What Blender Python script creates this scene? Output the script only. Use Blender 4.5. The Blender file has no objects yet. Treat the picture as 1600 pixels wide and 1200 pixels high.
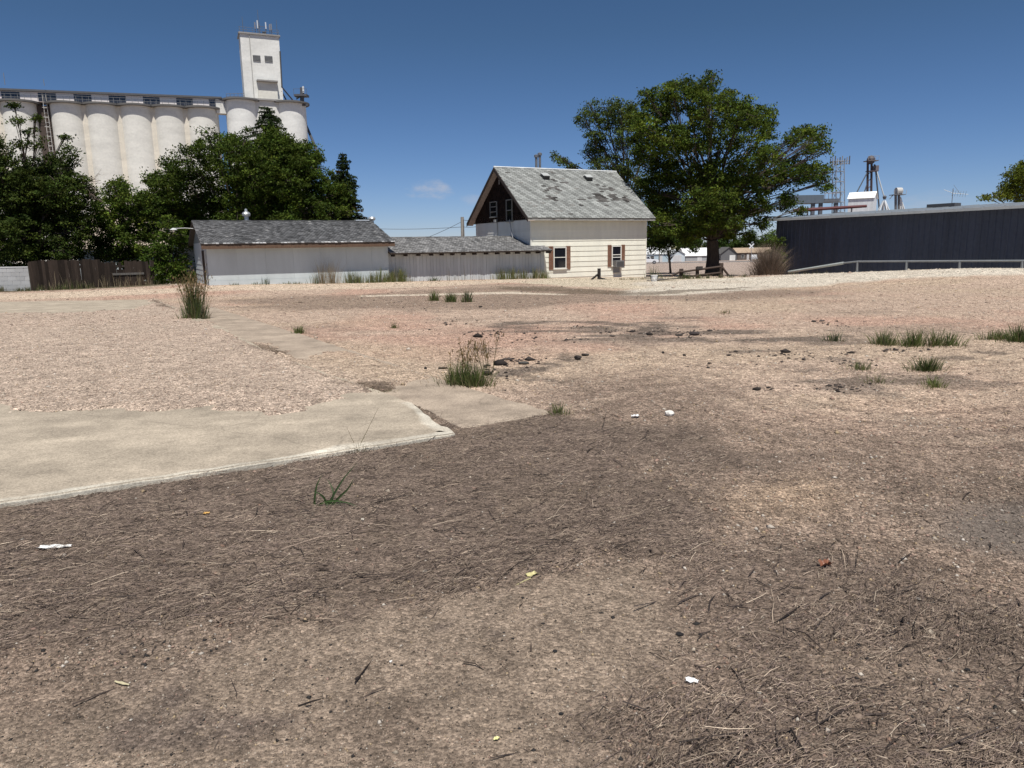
import bpy, math, random
import numpy as np
from mathutils import Vector, Matrix

# ------------------------------------------------------------------ camera, sky, sun
scene = bpy.context.scene
COL = scene.collection
FPX, CAMZ = 1130.0, 1.6                     # focal length in pixels of the 1600 px wide photograph, eye height
PITCH, ROLL = math.radians(10.66), math.radians(1.0)
_f = Vector((0, math.cos(PITCH), -math.sin(PITCH)))
_r0 = Vector((1, 0, 0)); _u0 = _r0.cross(_f)
_r = _r0 * math.cos(ROLL) - _u0 * math.sin(ROLL)
_u = _u0 * math.cos(ROLL) + _r0 * math.sin(ROLL)
cam_data = bpy.data.cameras.new('camera')
cam_data.sensor_width = 36.0; cam_data.sensor_fit = 'HORIZONTAL'
cam_data.lens = 36.0 * FPX / 1600.0
cam_data.clip_start = 0.05; cam_data.clip_end = 20000
cam = bpy.data.objects.new('camera', cam_data); COL.objects.link(cam)
cam.matrix_world = Matrix(((_r.x, _u.x, -_f.x, 0), (_r.y, _u.y, -_f.y, 0), (_r.z, _u.z, -_f.z, CAMZ), (0, 0, 0, 1)))
scene.camera = cam

SUN_EL, SUN_DIR = math.radians(66.1), Vector((0.073, -0.437, 1.0)).normalized()
world = bpy.data.worlds.new('World'); scene.world = world; world.use_nodes = True
wt = world.node_tree; wt.nodes.clear()
wo = wt.nodes.new('ShaderNodeOutputWorld'); bg = wt.nodes.new('ShaderNodeBackground')
sky = wt.nodes.new('ShaderNodeTexSky'); sky.sky_type = 'NISHITA'; sky.sun_disc = False
sky.sun_elevation = SUN_EL; sky.sun_rotation = math.radians(170.5)
sky.altitude = 1500; sky.air_density = 1.0; sky.dust_density = 0.0; sky.ozone_density = 6.0
bg.inputs[1].default_value = 0.07
SKY_SAT, SKY_VAL = 1.09, 0.77
hsv = wt.nodes.new('ShaderNodeHueSaturation'); hsv.inputs['Saturation'].default_value = SKY_SAT; hsv.inputs['Value'].default_value = SKY_VAL
wt.links.new(sky.outputs[0], hsv.inputs['Color'])
# two wisps of cloud, fixed in the sky by direction
def _raydir(px, py):
    d = _f + _r * ((px - 800) / FPX) - _u * ((py - 600) / FPX)
    return d.normalized()
tc = wt.nodes.new('ShaderNodeTexCoord')
sepd = wt.nodes.new('ShaderNodeSeparateXYZ'); wt.links.new(tc.outputs['Generated'], sepd.inputs[0])
low = wt.nodes.new('ShaderNodeMapRange'); low.inputs[1].default_value = 0.0; low.inputs[2].default_value = .26; low.inputs[3].default_value = 1; low.inputs[4].default_value = 0
wt.links.new(sepd.outputs['Z'], low.inputs[0])          # clear dry air: the band above the horizon stays blue
tint = wt.nodes.new('ShaderNodeMix'); tint.data_type = 'RGBA'; tint.blend_type = 'MULTIPLY'; tint.inputs[7].default_value = (1.10, 1.12, 1.42, 1)
wt.links.new(low.outputs[0], tint.inputs[0]); wt.links.new(hsv.outputs[0], tint.inputs[6])
last = tint.outputs[2]
for (px, py, wx, wz, amt, seed) in ((672, 297, .060, .024, .75, 3.1), (742, 312, .05, .018, .35, 7.7), (1450, 318, .10, .022, .5, 5.2), (1250, 330, .12, .02, .35, 9.2)):
    c = _raydir(px, py)
    sub = wt.nodes.new('ShaderNodeVectorMath'); sub.operation = 'SUBTRACT'; sub.inputs[1].default_value = c
    wt.links.new(tc.outputs['Generated'], sub.inputs[0])
    sc = wt.nodes.new('ShaderNodeVectorMath'); sc.operation = 'MULTIPLY'; sc.inputs[1].default_value = (1 / wx, 1 / .2, 1 / wz)
    wt.links.new(sub.outputs[0], sc.inputs[0])
    ln = wt.nodes.new('ShaderNodeVectorMath'); ln.operation = 'LENGTH'; wt.links.new(sc.outputs[0], ln.inputs[0])
    nz = wt.nodes.new('ShaderNodeTexNoise'); nz.inputs['Scale'].default_value = 1.9; nz.inputs['Detail'].default_value = 7; nz.inputs['Roughness'].default_value = .62
    of = wt.nodes.new('ShaderNodeVectorMath'); of.operation = 'ADD'; of.inputs[1].default_value = (seed, seed * 2, seed)
    wt.links.new(sc.outputs[0], of.inputs[0]); wt.links.new(of.outputs[0], nz.inputs['Vector'])
    a = wt.nodes.new('ShaderNodeMath'); a.operation = 'MULTIPLY_ADD'; a.inputs[1].default_value = -0.55; a.inputs[2].default_value = 0.12
    wt.links.new(ln.outputs['Value'], a.inputs[0])
    b = wt.nodes.new('ShaderNodeMath'); b.operation = 'ADD'; wt.links.new(a.outputs[0], b.inputs[0]); wt.links.new(nz.outputs['Fac'], b.inputs[1])
    mr = wt.nodes.new('ShaderNodeMapRange'); mr.interpolation_type = 'SMOOTHSTEP'
    mr.inputs[1].default_value = .30; mr.inputs[2].default_value = .80; mr.inputs[3].default_value = 0; mr.inputs[4].default_value = amt
    wt.links.new(b.outputs[0], mr.inputs[0])
    mx = wt.nodes.new('ShaderNodeMix'); mx.data_type = 'RGBA'; mx.inputs[7].default_value = (6.0, 6.3, 7.2, 1)
    wt.links.new(mr.outputs[0], mx.inputs[0]); wt.links.new(last, mx.inputs[6]); last = mx.outputs[2]
wt.links.new(last, bg.inputs[0]); wt.links.new(bg.outputs[0], wo.inputs[0])

sd = bpy.data.lights.new('sun', 'SUN'); sd.energy = 5.0; sd.angle = math.radians(0.53); sd.color = (1.0, 0.965, 0.90)
sun = bpy.data.objects.new('sun', sd); COL.objects.link(sun)
sun.rotation_euler = SUN_DIR.to_track_quat('Z', 'Y').to_euler(); sun.location = (0, -5, 30)
vs = scene.view_settings
vs.view_transform = 'Standard'; vs.look = 'None'; vs.gamma = 1.0; vs.exposure = 0.2; vs.use_curve_mapping = False
scene.cycles.max_bounces = 6; scene.cycles.diffuse_bounces = 3; scene.cycles.transparent_max_bounces = 8

# ------------------------------------------------------------------ helpers
R = random.Random(7)
NP = np.random.default_rng(11)
FW, RT, UP = (np.array(v) for v in (_f, _r, _u))
def ray(px, py):
    return FW + RT * ((px - 800.0) / FPX) - UP * ((py - 600.0) / FPX)
def at(px, py, Y):                          # the point of a photograph pixel at world depth Y
    d = ray(px, py); t = Y / d[1]
    return np.array((d[0] * t, Y, CAMZ + d[2] * t))
def flat(px, py, z=0.0):                    # where that pixel meets level ground
    d = ray(px, py); t = (z - CAMZ) / d[2]
    return np.array((d[0] * t, d[1] * t, z))
def smooth(a, b, x):
    t = np.clip((x - a) / (b - a), 0, 1); return t * t * (3 - 2 * t)
def _hash(ix, iy, s):
    h = (ix.astype(np.int64) * 374761393 + iy.astype(np.int64) * 668265263 + s * 982451653) & 0xffffffff
    h = ((h ^ (h >> 13)) * 1274126177) & 0xffffffff
    return ((h ^ (h >> 16)) & 0xffff) / 65535.0
def vnoise(x, y, s=0):
    ix, iy = np.floor(x), np.floor(y); fx, fy = x - ix, y - iy
    fx = fx * fx * (3 - 2 * fx); fy = fy * fy * (3 - 2 * fy)
    a, b, c, d = _hash(ix, iy, s), _hash(ix + 1, iy, s), _hash(ix, iy + 1, s), _hash(ix + 1, iy + 1, s)
    return (a + (b - a) * fx) * (1 - fy) + (c + (d - c) * fx) * fy
def fbm(x, y, s=0, o=4, g=.5):
    v = 0; a = 1.0; t = 0
    for k in range(o):
        v = v + a * vnoise(x * 2 ** k, y * 2 ** k, s + k * 17); t += a; a *= g
    return v / t * 2 - 1
def sdist(P, x, y):                         # signed distance to a polygon, negative inside
    P = np.asarray(P)[:, :2]; n = len(P); best = np.full(np.shape(x), 1e9); ins = np.zeros(np.shape(x), bool)
    for i in range(n):
        ax, ay = P[i]; bx, by = P[(i + 1) % n]
        ex, ey = bx - ax, by - ay; wx, wy = x - ax, y - ay
        t = np.clip((wx * ex + wy * ey) / (ex * ex + ey * ey + 1e-12), 0, 1)
        best = np.minimum(best, (wx - ex * t) ** 2 + (wy - ey * t) ** 2)
        c = ((ay <= y) & (by > y)) | ((by <= y) & (ay > y))
        with np.errstate(divide='ignore', invalid='ignore'):
            xi = ax + (y - ay) / (by - ay) * ex
        ins ^= c & (x < xi)
    d = np.sqrt(best); return np.where(ins, -d, d)

# ground height: level near the camera, then through heights read off the feet of buildings
TH = math.radians(27.5)                     # street grid of the town
_cp = [(x, y, 0.0) for x in (-16, -6, 4, 14, 24) for y in (-4, 8, 18, 26)]
_cp += [tuple(at(*a)) for a in ((100, 452, 34.5), (-20, 459, 32), (-150, 462, 32), (325, 446, 31.8), (470, 443, 33.7), (607, 440.5, 35.6), (730, 437.5, 37.5), (848, 435, 39.4), (1008, 432.5, 43.7),
                                (1112, 433, 47), (1205, 432, 45), (1300, 428, 37), (1500, 420.5, 31.5), (1620, 419, 29.5), (1010, 446, 30), (1200, 441, 31), (1400, 424, 34), (1750, 420, 27), (1016, 412.5, 165), (1100, 408, 230))]
_cp += [(-16, 44, .0), (-30, 60, -.3), (-8, 50, -.15), (18.5, 40.5, -.3), (21.5, 35, -.1), (24.5, 29, .0), (30, 40, -.4), (40, 55, -.8), (5, 56, -.5), (0, 100, -1.3), (60, 100, -1.5), (-60, 100, -1.2), (-100, 160, -2.2), (120, 180, -2.8), (0, 230, -3.6),
        (200, 330, -4.2), (-200, 330, -4.2), (0, 420, -4.6), (-400, 500, -5), (400, 500, -5), (60, 20, 0), (-50, 20, 0), (60, 50, -.6), (-60, 45, -.1)]
_cp = np.array(_cp); _c2 = 4.0
_K = np.sqrt(((_cp[:, None, :2] - _cp[None, :, :2]) ** 2).sum(2) + _c2 ** 2)
_w = np.linalg.solve(np.block([[_K - .02 * np.eye(len(_cp)), np.ones((len(_cp), 1))], [np.ones((1, len(_cp))), np.zeros((1, 1))]]), np.append(_cp[:, 2], 0))
def zf(x, y):
    x = np.asarray(x, float); y = np.asarray(y, float)
    k = np.minimum(1, 480 / np.maximum(1e-6, np.hypot(x, y)))
    xs, ys = (x * k).ravel(), (y * k).ravel(); out = np.empty(xs.shape)
    for i in range(0, len(xs), 40000):
        d = np.sqrt((xs[i:i + 40000, None] - _cp[None, :, 0]) ** 2 + (ys[i:i + 40000, None] - _cp[None, :, 1]) ** 2 + _c2 ** 2)
        out[i:i + 40000] = d @ _w[:-1] + _w[-1]
    return out.reshape(x.shape) * smooth(23, 31, y)
def g(px, py):                              # where a photograph pixel meets the ground
    lo = 0.5
    for Y in np.geomspace(1.2, 300, 240):
        p = at(px, py, Y)
        if p[2] <= float(zf(p[0], p[1])): break
        lo = Y
    hi = Y
    for _ in range(18):
        m = (lo + hi) / 2; p = at(px, py, m)
        if p[2] <= float(zf(p[0], p[1])): hi = m
        else: lo = m
    return at(px, py, hi)

# ------------------------------------------------------------------ materials: vertex colour (the thing's own colour) x procedural wear
def MC(name, rough=.8, metal=0.0, var=.18, scale=4.0, fine=40.0, bump=.15, spec=.3, trans=0.0, streak=None, bdist=.01):
    m = bpy.data.materials.new(name); m.use_nodes = True; nt = m.node_tree; N = nt.nodes; L = nt.links
    bs = N['Principled BSDF']; bs.inputs['Roughness'].default_value = rough; bs.inputs['Metallic'].default_value = metal
    bs.inputs['Specular IOR Level'].default_value = spec
    at_ = N.new('ShaderNodeAttribute'); at_.attribute_name = 'Col'
    tcx = N.new('ShaderNodeTexCoord')
    n1 = N.new('ShaderNodeTexNoise'); n1.inputs['Scale'].default_value = scale; n1.inputs['Detail'].default_value = 6; n1.inputs['Roughness'].default_value = .65
    src = tcx.outputs['Object']
    if streak:
        mp = N.new('ShaderNodeMapping'); mp.inputs['Scale'].default_value = streak; L.new(src, mp.inputs[0]); L.new(mp.outputs[0], n1.inputs['Vector'])
    else: L.new(src, n1.inputs['Vector'])
    n2 = N.new('ShaderNodeTexNoise'); n2.inputs['Scale'].default_value = fine; n2.inputs['Detail'].default_value = 3; L.new(src, n2.inputs['Vector'])
    ad = N.new('ShaderNodeMath'); ad.operation = 'MULTIPLY_ADD'; ad.inputs[1].default_value = .4; L.new(n2.outputs['Fac'], ad.inputs[0]); L.new(n1.outputs['Fac'], ad.inputs[2])
    mr = N.new('ShaderNodeMapRange'); mr.inputs[1].default_value = .4; mr.inputs[2].default_value = 1.0; mr.inputs[3].default_value = 1 - var * 1.3; mr.inputs[4].default_value = 1 + var
    L.new(ad.outputs[0], mr.inputs[0])
    mx = N.new('ShaderNodeVectorMath'); mx.operation = 'SCALE'; L.new(at_.outputs['Color'], mx.inputs[0]); L.new(mr.outputs[0], mx.inputs['Scale'])
    L.new(mx.outputs[0], bs.inputs['Base Color'])
    if bump:
        bp = N.new('ShaderNodeBump'); bp.inputs['Strength'].default_value = bump; bp.inputs['Distance'].default_value = bdist
        L.new(ad.outputs[0], bp.inputs['Height']); L.new(bp.outputs[0], bs.inputs['Normal'])
    if trans:
        tr = N.new('ShaderNodeBsdfTranslucent'); ms = N.new('ShaderNodeMixShader'); ms.inputs[0].default_value = trans
        L.new(mx.outputs[0], tr.inputs['Color']); L.new(bs.outputs[0], ms.inputs[1]); L.new(tr.outputs[0], ms.inputs[2])
        L.new(ms.outputs[0], N['Material Output'].inputs['Surface'])
    return m
MAT = dict(
    paint=MC('weathered_paint', .7, var=.10, scale=1.2, bump=.05, streak=(1.5, 1.5, .35)),
    wood=MC('weathered_wood', .9, var=.35, scale=3.0, bump=.4, spec=.15, streak=(9, 9, .8)),
    shingle=MC('roof_shingle', .95, var=.30, scale=2.2, fine=60, bump=.3, spec=.1),
    metal=MC('galvanised_metal', .42, .55, var=.15, scale=2.0, bump=.03),
    siding=MC('ribbed_siding', .6, .0, var=.30, scale=.7, fine=6, bump=.06, spec=.3, streak=(1.2, 1.2, .12)),
    dullmetal=MC('painted_metal', .55, .0, var=.14, scale=.9, bump=.03, spec=.35, streak=(2, 2, .3)),
    concrete=MC('silo_concrete', .9, var=.15, scale=.22, fine=2.5, bump=.06, spec=.15, streak=(1, 1, 3.2)),
    slab=MC('slab_concrete', .9, var=.20, scale=1.6, fine=90, bump=.25, spec=.15, bdist=.004),
    leaf=MC('foliage', .7, var=.15, scale=1.0, bump=0, spec=.10, trans=.22),
    grass=MC('grass_blade', .6, var=.15, scale=6, bump=0, spec=.2, trans=.25),
    bark=MC('bark', .95, var=.4, scale=5, fine=30, bump=.6, spec=.1, streak=(3, 3, .7)),
    stone=MC('stone', .9, var=.25, scale=14, fine=90, bump=.4, spec=.15),
    straw=MC('dry_straw', .8, var=.2, scale=20, bump=0, spec=.15),
    glass=MC('window_glass', .06, var=.05, bump=0, spec=.6),
    plastic=MC('plastic', .4, var=.08, scale=8, bump=.02, spec=.4),
)

# ------------------------------------------------------------------ mesh building
ORG = {}
def _place(o, parent):
    COL.objects.link(o)
    if parent is not None:
        o.parent = parent; ORG[o.name] = ORG[parent.name]
    else: ORG[o.name] = tuple(o.location)
class MB:
    def __init__(s): s.v = []; s.f = []; s.c = []
    def add(s, verts, faces, col):
        b = len(s.v); s.v += [tuple(map(float, p)) for p in verts]; s.c += [tuple(col[:3])] * len(verts)
        s.f += [tuple(b + i for i in f) for f in faces]
    def hexa(s, P, col):                   # eight corners: bottom loop then top loop
        s.add(P, [(3, 2, 1, 0), (4, 5, 6, 7), (0, 1, 5, 4), (1, 2, 6, 5), (2, 3, 7, 6), (3, 0, 4, 7)], col)
    def box(s, x0, x1, y0, y1, z0, z1, col, fr=None):
        P = [(x0, y0, z0), (x1, y0, z0), (x1, y1, z0), (x0, y1, z0), (x0, y0, z1), (x1, y0, z1), (x1, y1, z1), (x0, y1, z1)]
        s.hexa([fr.p(*q) for q in P] if fr else P, col)
    def tube(s, pts, rad, col, n=6, cap=True):
        pts = [Vector(p) for p in pts]; rad = rad if hasattr(rad, '__len__') else [rad] * len(pts)
        V = []; F = []
        for i, p in enumerate(pts):
            t = (pts[min(i + 1, len(pts) - 1)] - pts[max(i - 1, 0)]).normalized()
            a = Vector((0, 0, 1)) if abs(t.z) < .9 else Vector((1, 0, 0))
            u = t.cross(a).normalized(); w = t.cross(u)
            for k in range(n):
                q = 2 * math.pi * k / n; V.append(p + (u * math.cos(q) + w * math.sin(q)) * rad[i])
        for i in range(len(pts) - 1):
            for k in range(n):
                F.append((i * n + k, i * n + (k + 1) % n, (i + 1) * n + (k + 1) % n, (i + 1) * n + k))
        if cap: F.append(tuple(range(n - 1, -1, -1))); F.append(tuple((len(pts) - 1) * n + k for k in range(n)))
        s.add(V, F, col)
    def lathe(s, c, prof, col, n=24, a0=0, a1=2 * math.pi):
        V = []; F = []; full = abs(a1 - a0 - 2 * math.pi) < 1e-6; m = n if full else n + 1
        for (r, z) in prof:
            for k in range(m):
                q = a0 + (a1 - a0) * k / n; V.append((c[0] + r * math.cos(q), c[1] + r * math.sin(q), c[2] + z))
        for i in range(len(prof) - 1):
            for k in range(n):
                k2 = (k + 1) % m
                F.append((i * m + k, i * m + k2, (i + 1) * m + k2, (i + 1) * m + k))
        s.add(V, F, col)
    def build(s, name, mat, parent=None, origin=None, smooth_=False):
        org = np.array(ORG[parent.name] if parent is not None else (origin if origin is not None else (0, 0, 0)), float)
        me = bpy.data.meshes.new(name)
        me.from_pydata([tuple(np.array(p) - org) for p in s.v], [], s.f)
        a = me.attributes.new('Col', 'FLOAT_COLOR', 'POINT')
        a.data.foreach_set('color', np.c_[np.array(s.c), np.ones(len(s.c))].astype(np.float32).ravel())
        me.materials.append(MAT[mat] if isinstance(mat, str) else mat)
        if smooth_: me.polygons.foreach_set('use_smooth', np.ones(len(me.polygons), bool))
        me.update()
        o = bpy.data.objects.new(name, me)
        if parent is None: o.location = org
        _place(o, parent); return o
def npmesh(name, V, Fs, mat, C, parent=None, origin=None, smooth_=False, alpha=None):
    """big mesh from arrays; Fs = (n,k) vertex indices"""
    org = np.array(ORG[parent.name] if parent is not None else (origin if origin is not None else (0, 0, 0)), float)
    me = bpy.data.meshes.new(name); V = (V - org).astype(np.float32); k = Fs.shape[1]
    me.vertices.add(len(V)); me.vertices.foreach_set('co', V.ravel())
    me.loops.add(Fs.size); me.loops.foreach_set('vertex_index', Fs.astype(np.int32).ravel())
    me.polygons.add(len(Fs)); me.polygons.foreach_set('loop_start', (np.arange(len(Fs)) * k).astype(np.int32))
    me.update(calc_edges=True)
    a = me.attributes.new('Col', 'FLOAT_COLOR', 'POINT')
    a.data.foreach_set('color', np.c_[C, np.ones(len(C)) if alpha is None else alpha].astype(np.float32).ravel())
    me.materials.append(MAT[mat] if isinstance(mat, str) else mat)
    if smooth_: me.polygons.foreach_set('use_smooth', np.ones(len(me.polygons), bool))
    me.validate(clean_customdata=False); me.update()
    o = bpy.data.objects.new(name, me)
    if parent is None: o.location = org
    _place(o, parent); return o
def tag(o, label, cat, group=None):
    o['label'] = label; o['category'] = cat
    if group: o['group'] = group
    return o
def thing(name, label, cat, loc, group=None):
    o = bpy.data.objects.new(name, None); o.empty_display_size = .3; o.location = tuple(map(float, loc)); _place(o, None)
    return tag(o, label, cat, group)
class Frame:
    def __init__(s, o, th): s.o = np.array(o, float); s.c, s.s = math.cos(th), math.sin(th)
    def p(s, x, y, z): return (s.o[0] + s.c * x - s.s * y, s.o[1] + s.s * x + s.c * y, s.o[2] + z)
    def xpx(s, px, y=0.0, z=1.5):          # local x at which the line (y, z) crosses photograph column px
        def col(x):
            q = np.array(s.p(x, y, z)) - (0, 0, CAMZ); return 800 + FPX * (q @ RT) / (q @ FW)
        lo, hi = -20.0, 60.0
        f0 = col(0) - px; lo, hi = 0.0, 40.0
        if f0 > 0: lo, hi = -15.0, 0.0
        for _ in range(50):
            m = (lo + hi) / 2
            if (col(m) - px) < 0: lo = m
            else: hi = m
        return (lo + hi) / 2
def depth_px(p):
    q = np.array(p) - (0, 0, CAMZ); return (800 + FPX * (q @ RT) / (q @ FW), 600 - FPX * (q @ UP) / (q @ FW))
def jit(col, a=.08):
    k = 1 + R.uniform(-a, a); return tuple(c * k for c in col)
# ------------------------------------------------------------------ ground
def polyg(*pts): return np.array([g(*p) for p in pts])
def poly(*pts): return np.array([flat(*p) for p in pts])
SLAB1 = poly((-260, 838), (712, 684), (640, 634), (425, 557), (345, 513), (243, 470), (-300, 478), (-700, 560))
SLAB2 = poly((331, 480), (857, 648), (722, 671), (297, 503))
OPEN1 = [poly((-300, 652), (-100, 652), (180, 651), (300, 648), (322, 654), (420, 657), (470, 646), (560, 631), (650, 622), (740, 690), (-260, 850)),
         poly((-300, 470), (215, 467), (232, 477), (190, 486), (60, 491), (-300, 500))]
OPEN2 = [poly((700, 690), (870, 652), (750, 602), (690, 589), (650, 622)), poly((320, 470), (540, 545), (470, 562), (290, 503))]
Z_SLAB1, Z_SLAB2 = .045, .022

def cover(x, y):                            # 0 where concrete lies bare, 1 where gravel has washed over it
    n = fbm(x * 1.1, y * 1.1, 5, 5, .6) * .75 + fbm(x * 5, y * 5, 6, 4, .65) * .30
    d1 = np.minimum(sdist(OPEN1[0], x, y) + n * .9, sdist(OPEN1[1], x, y) + n * 1.6)
    d2 = np.minimum(sdist(OPEN2[0], x, y) + n * .6, sdist(OPEN2[1], x, y) + n * .9)
    return smooth(-.22, .40, d1), smooth(-.15, .3, d2)
Z1 = dict(
    brown=poly((690, 690), (860, 652), (930, 610), (1010, 590), (1150, 640), (1300, 665), (1500, 650), (1700, 610), (2300, 640), (2300, 1700), (-600, 1700), (-300, 850)),
    mulch=poly((-260, 800), (700, 662), (640, 636), (600, 612), (690, 640), (722, 674), (858, 652), (960, 662), (1060, 672), (1120, 690), (1080, 712), (1010, 735), (1090, 760), (1130, 800), (1080, 860), (960, 850), (830, 880), (600, 925), (400, 965), (200, 1010), (0, 1060), (-300, 1140), (-700, 1000)),
    mulch2=poly((1040, 860), (1150, 850), (1300, 850), (1420, 890), (1560, 940), (1760, 960), (1760, 1040), (1500, 1000), (1350, 1010), (1150, 980), (1060, 930)),
    mulch3=poly((1000, 1130), (1100, 1070), (1250, 1060), (1420, 1090), (1700, 1100), (1900, 1400), (950, 1400)),
    dark=poly((930, 662), (1110, 690), (1240, 715), (1200, 745), (1120, 735), (1080, 760), (1000, 720), (900, 700)),
    sandy=poly((1150, 760), (1260, 735), (1340, 770), (1260, 800), (1160, 815), (1100, 800)),
    sand=poly((-400, 1160), (0, 1085), (400, 990), (830, 905), (1000, 885), (1060, 945), (1085, 1060), (1000, 1140), (950, 1500), (-400, 1500)),
    asphalt=poly((1450, 800), (1530, 775), (1700, 770), (1900, 840), (1800, 920), (1600, 870), (1480, 840)),
)
def curve(*P):
    P = np.array([flat(*p)[:2] for p in P]); t = np.linspace(0, len(P) - 1, 40); return np.stack([np.interp(t, range(len(P)), P[:, k]) for k in (0, 1)], 1)
TRACKS = [curve((900, 612), (960, 590), (1030, 580), (1110, 592), (1200, 622), (1320, 648), (1460, 655), (1650, 640)), curve((890, 640), (980, 612), (1050, 606), (1120, 622), (1210, 655), (1340, 682), (1500, 690), (1700, 672)), curve((960, 530), (1040, 560), (1120, 572), (1230, 575), (1400, 590), (1620, 570))]
FARCON = polyg((760, 437), (1000, 433), (1120, 433), (1205, 436), (1160, 446), (1010, 452), (900, 447), (770, 441))
WHITE = polyg((1010, 440), (1210, 432), (1420, 420), (1700, 414), (1900, 418), (1900, 431), (1600, 427), (1400, 437), (1250, 446), (1060, 459), (985, 461), (1000, 452))
def ground_colour(x, y):
    N = len(x); c = np.empty((N, 3)); peb = np.full(N, 1.0)
    n1, n2, n3 = fbm(x * .35, y * .35, 21, 5), fbm(x * 1.1, y * 1.1, 31, 5), fbm(x * .16, y * .28, 41, 4)
    n4 = fbm(x * 5, y * 5, 91, 4)
    def mix(col, m):
        c[:] = c + (np.array(col) - c) * np.clip(m, 0, 1)[:, None]
    c[:] = (.375, .285, .22)
    mix((.38, .25, .19), smooth(-.05, .45, n1) * .8)             # redder drifts
    mix((.385, .305, .215), smooth(.05, .5, n3) * .4)               # yellower drifts
    mix((.255, .195, .15), smooth(.12, .5, fbm(x * .25, y * .6, 55, 5)) * .65 * smooth(9, 12, y))
    # left part over the slab is paler
    left = smooth(.6, -.4, sdist(SLAB1, x, y)); mix((.375, .298, .238), left * .85)
    # darker grey-brown strip with weeds before the sheds, and long drifts across the lot
    strip = polyg((330, 470), (560, 458), (800, 450), (1000, 458), (1300, 452), (1300, 462), (980, 470), (820, 480), (600, 482), (420, 478))
    mix((.20, .15, .115), smooth(.9, -.6, sdist(strip, x, y) + n1 * 1.6) * .75)
    # remnants of asphalt across the middle
    mid = poly((640, 488), (860, 500), (1130, 498), (1330, 515), (1300, 560), (1150, 535), (900, 530), (760, 520))
    asp = smooth(.10, .30, fbm(x * .55 + 3, y * .9, 77, 5, .6)) * smooth(1.2, -.5, sdist(mid, x, y))
    mid2 = poly((760, 535), (900, 560), (880, 600), (760, 590)); asp = np.maximum(asp, smooth(.0, .25, fbm(x * 1.2, y * 1.2, 78, 5, .6)) * smooth(.5, -.2, sdist(mid2, x, y)))
    mid3 = poly((1130, 540), (1600, 520), (1700, 600), (1280, 618), (1120, 600)); asp = np.maximum(asp, smooth(.22, .40, fbm(x * .8 + 9, y * 1.2, 79, 5, .6)) * smooth(1., -.5, sdist(mid3, x, y)) * .8)
    mix((.105, .085, .07), asp * .85)
    b = smooth(.9, -.9, sdist(Z1['brown'], x, y) + n1 * 1.1 + n2 * .5)
    mix((.21, .158, .122), b * .95)
    mix((.255, .195, .15), b * smooth(.0, .5, n1) * .5)
    mix((.14, .108, .084), b * smooth(.05, .45, n2) * .6)
    # washed tracks curving through the right of the middle ground
    mix((.29, .215, .155), smooth(.3, -.4, sdist(Z1['sandy'], x, y) + n2 * .35))
    for tr_ in TRACKS:                        # curving wheel tracks in the dust
        dd = np.full(N, 1e9)
        for (a_, b2) in zip(tr_[:-1], tr_[1:]):
            e_ = b2 - a_; t_ = np.clip(((x - a_[0]) * e_[0] + (y - a_[1]) * e_[1]) / (e_ @ e_), 0, 1); dd = np.minimum(dd, np.hypot(x - a_[0] - t_ * e_[0], y - a_[1] - t_ * e_[1]))
        mix((.33, .255, .195), smooth(.17, .06, dd + n4 * .05) * .45 * smooth(-.5, .2, n2)); mix((.17, .125, .098), smooth(.07, .0, np.abs(dd - .2 + n4 * .04)) * .5)
    m = np.zeros(N)
    for k, soft in (('mulch', .16), ('mulch2', .22), ('mulch3', .3), ('dark', .2)):
        m = np.maximum(m, smooth(soft, -soft, sdist(Z1[k], x, y) + n2 * .42 + n4 * .16) * (1 if k in ('mulch',) else .75))
    bot = np.maximum(smooth(3.2, 2.5, y + n1 * .3) * .6, smooth(.16, -.22, sdist(Z1['sand'], x, y) + n2 * .25)) * (1 - m)
    mix((.238, .186, .142), bot * .96); mix((.155, .118, .092), bot * smooth(.05, .4, n2) * .5); mix((.10, .078, .068), bot * smooth(.28, .5, fbm(x * 4.2, y * 4.2, 101, 4)) * .6)
    mix((.135, .103, .082), m * .92)
    mix((.15, .115, .088), m * smooth(.0, .5, fbm(x * 2.6, y * 2.6, 95, 4)) * .7)
    a = smooth(.25, -.25, sdist(Z1['asphalt'], x, y) + n2 * .3); mix((.15, .128, .110), a * .8)
    # pale broken concrete and crushed white gravel along the far edge
    f = smooth(.5, -.3, sdist(FARCON, x, y) + n1 * .8); mix((.45, .385, .29), f)
    w = smooth(.6, -.4, sdist(WHITE, x, y) + n1 * 1.2 + n2 * .4); mix((.49, .44, .365), w); mix((.40, .34, .27), w * smooth(.0, .5, fbm(x * .8, y * .5, 83, 5)) * .6)
    ed = polyg((-300, 455), (0, 459), (240, 451), (330, 447), (620, 441), (850, 436), (850, 440), (640, 449), (330, 456), (240, 460), (0, 469), (-300, 470))
    mix((.47, .38, .29), smooth(.6, -.3, sdist(ed, x, y) + n1 * .7) * .9)
    lin = polyg((560, 461.5), (800, 456), (885, 459.5), (885, 461.5), (800, 459), (560, 464)); mix((.52, .45, .36), smooth(.15, -.1, sdist(lin, x, y) + n2 * .2) * .8)
    dk = polyg((780, 447), (880, 448), (990, 456), (1160, 449), (1160, 452), (990, 462), (880, 458), (780, 450)); mix((.11, .085, .06), smooth(.2, -.2, sdist(dk, x, y) + n2 * .9) * .7)
    for pl, s_ in ((poly((238, 472), (262, 477), (275, 485), (250, 481)), .12), (poly((375, 536), (400, 536), (445, 556), (420, 556)), .1), (poly((468, 515), (500, 525), (525, 540), (505, 535)), .1), (poly((545, 603), (600, 600), (700, 655), (715, 680), (650, 640)), .14)):
        mix((.13, .098, .072), smooth(s_, -s_, sdist(pl, x, y) + n2 * .25) * .85)
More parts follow.
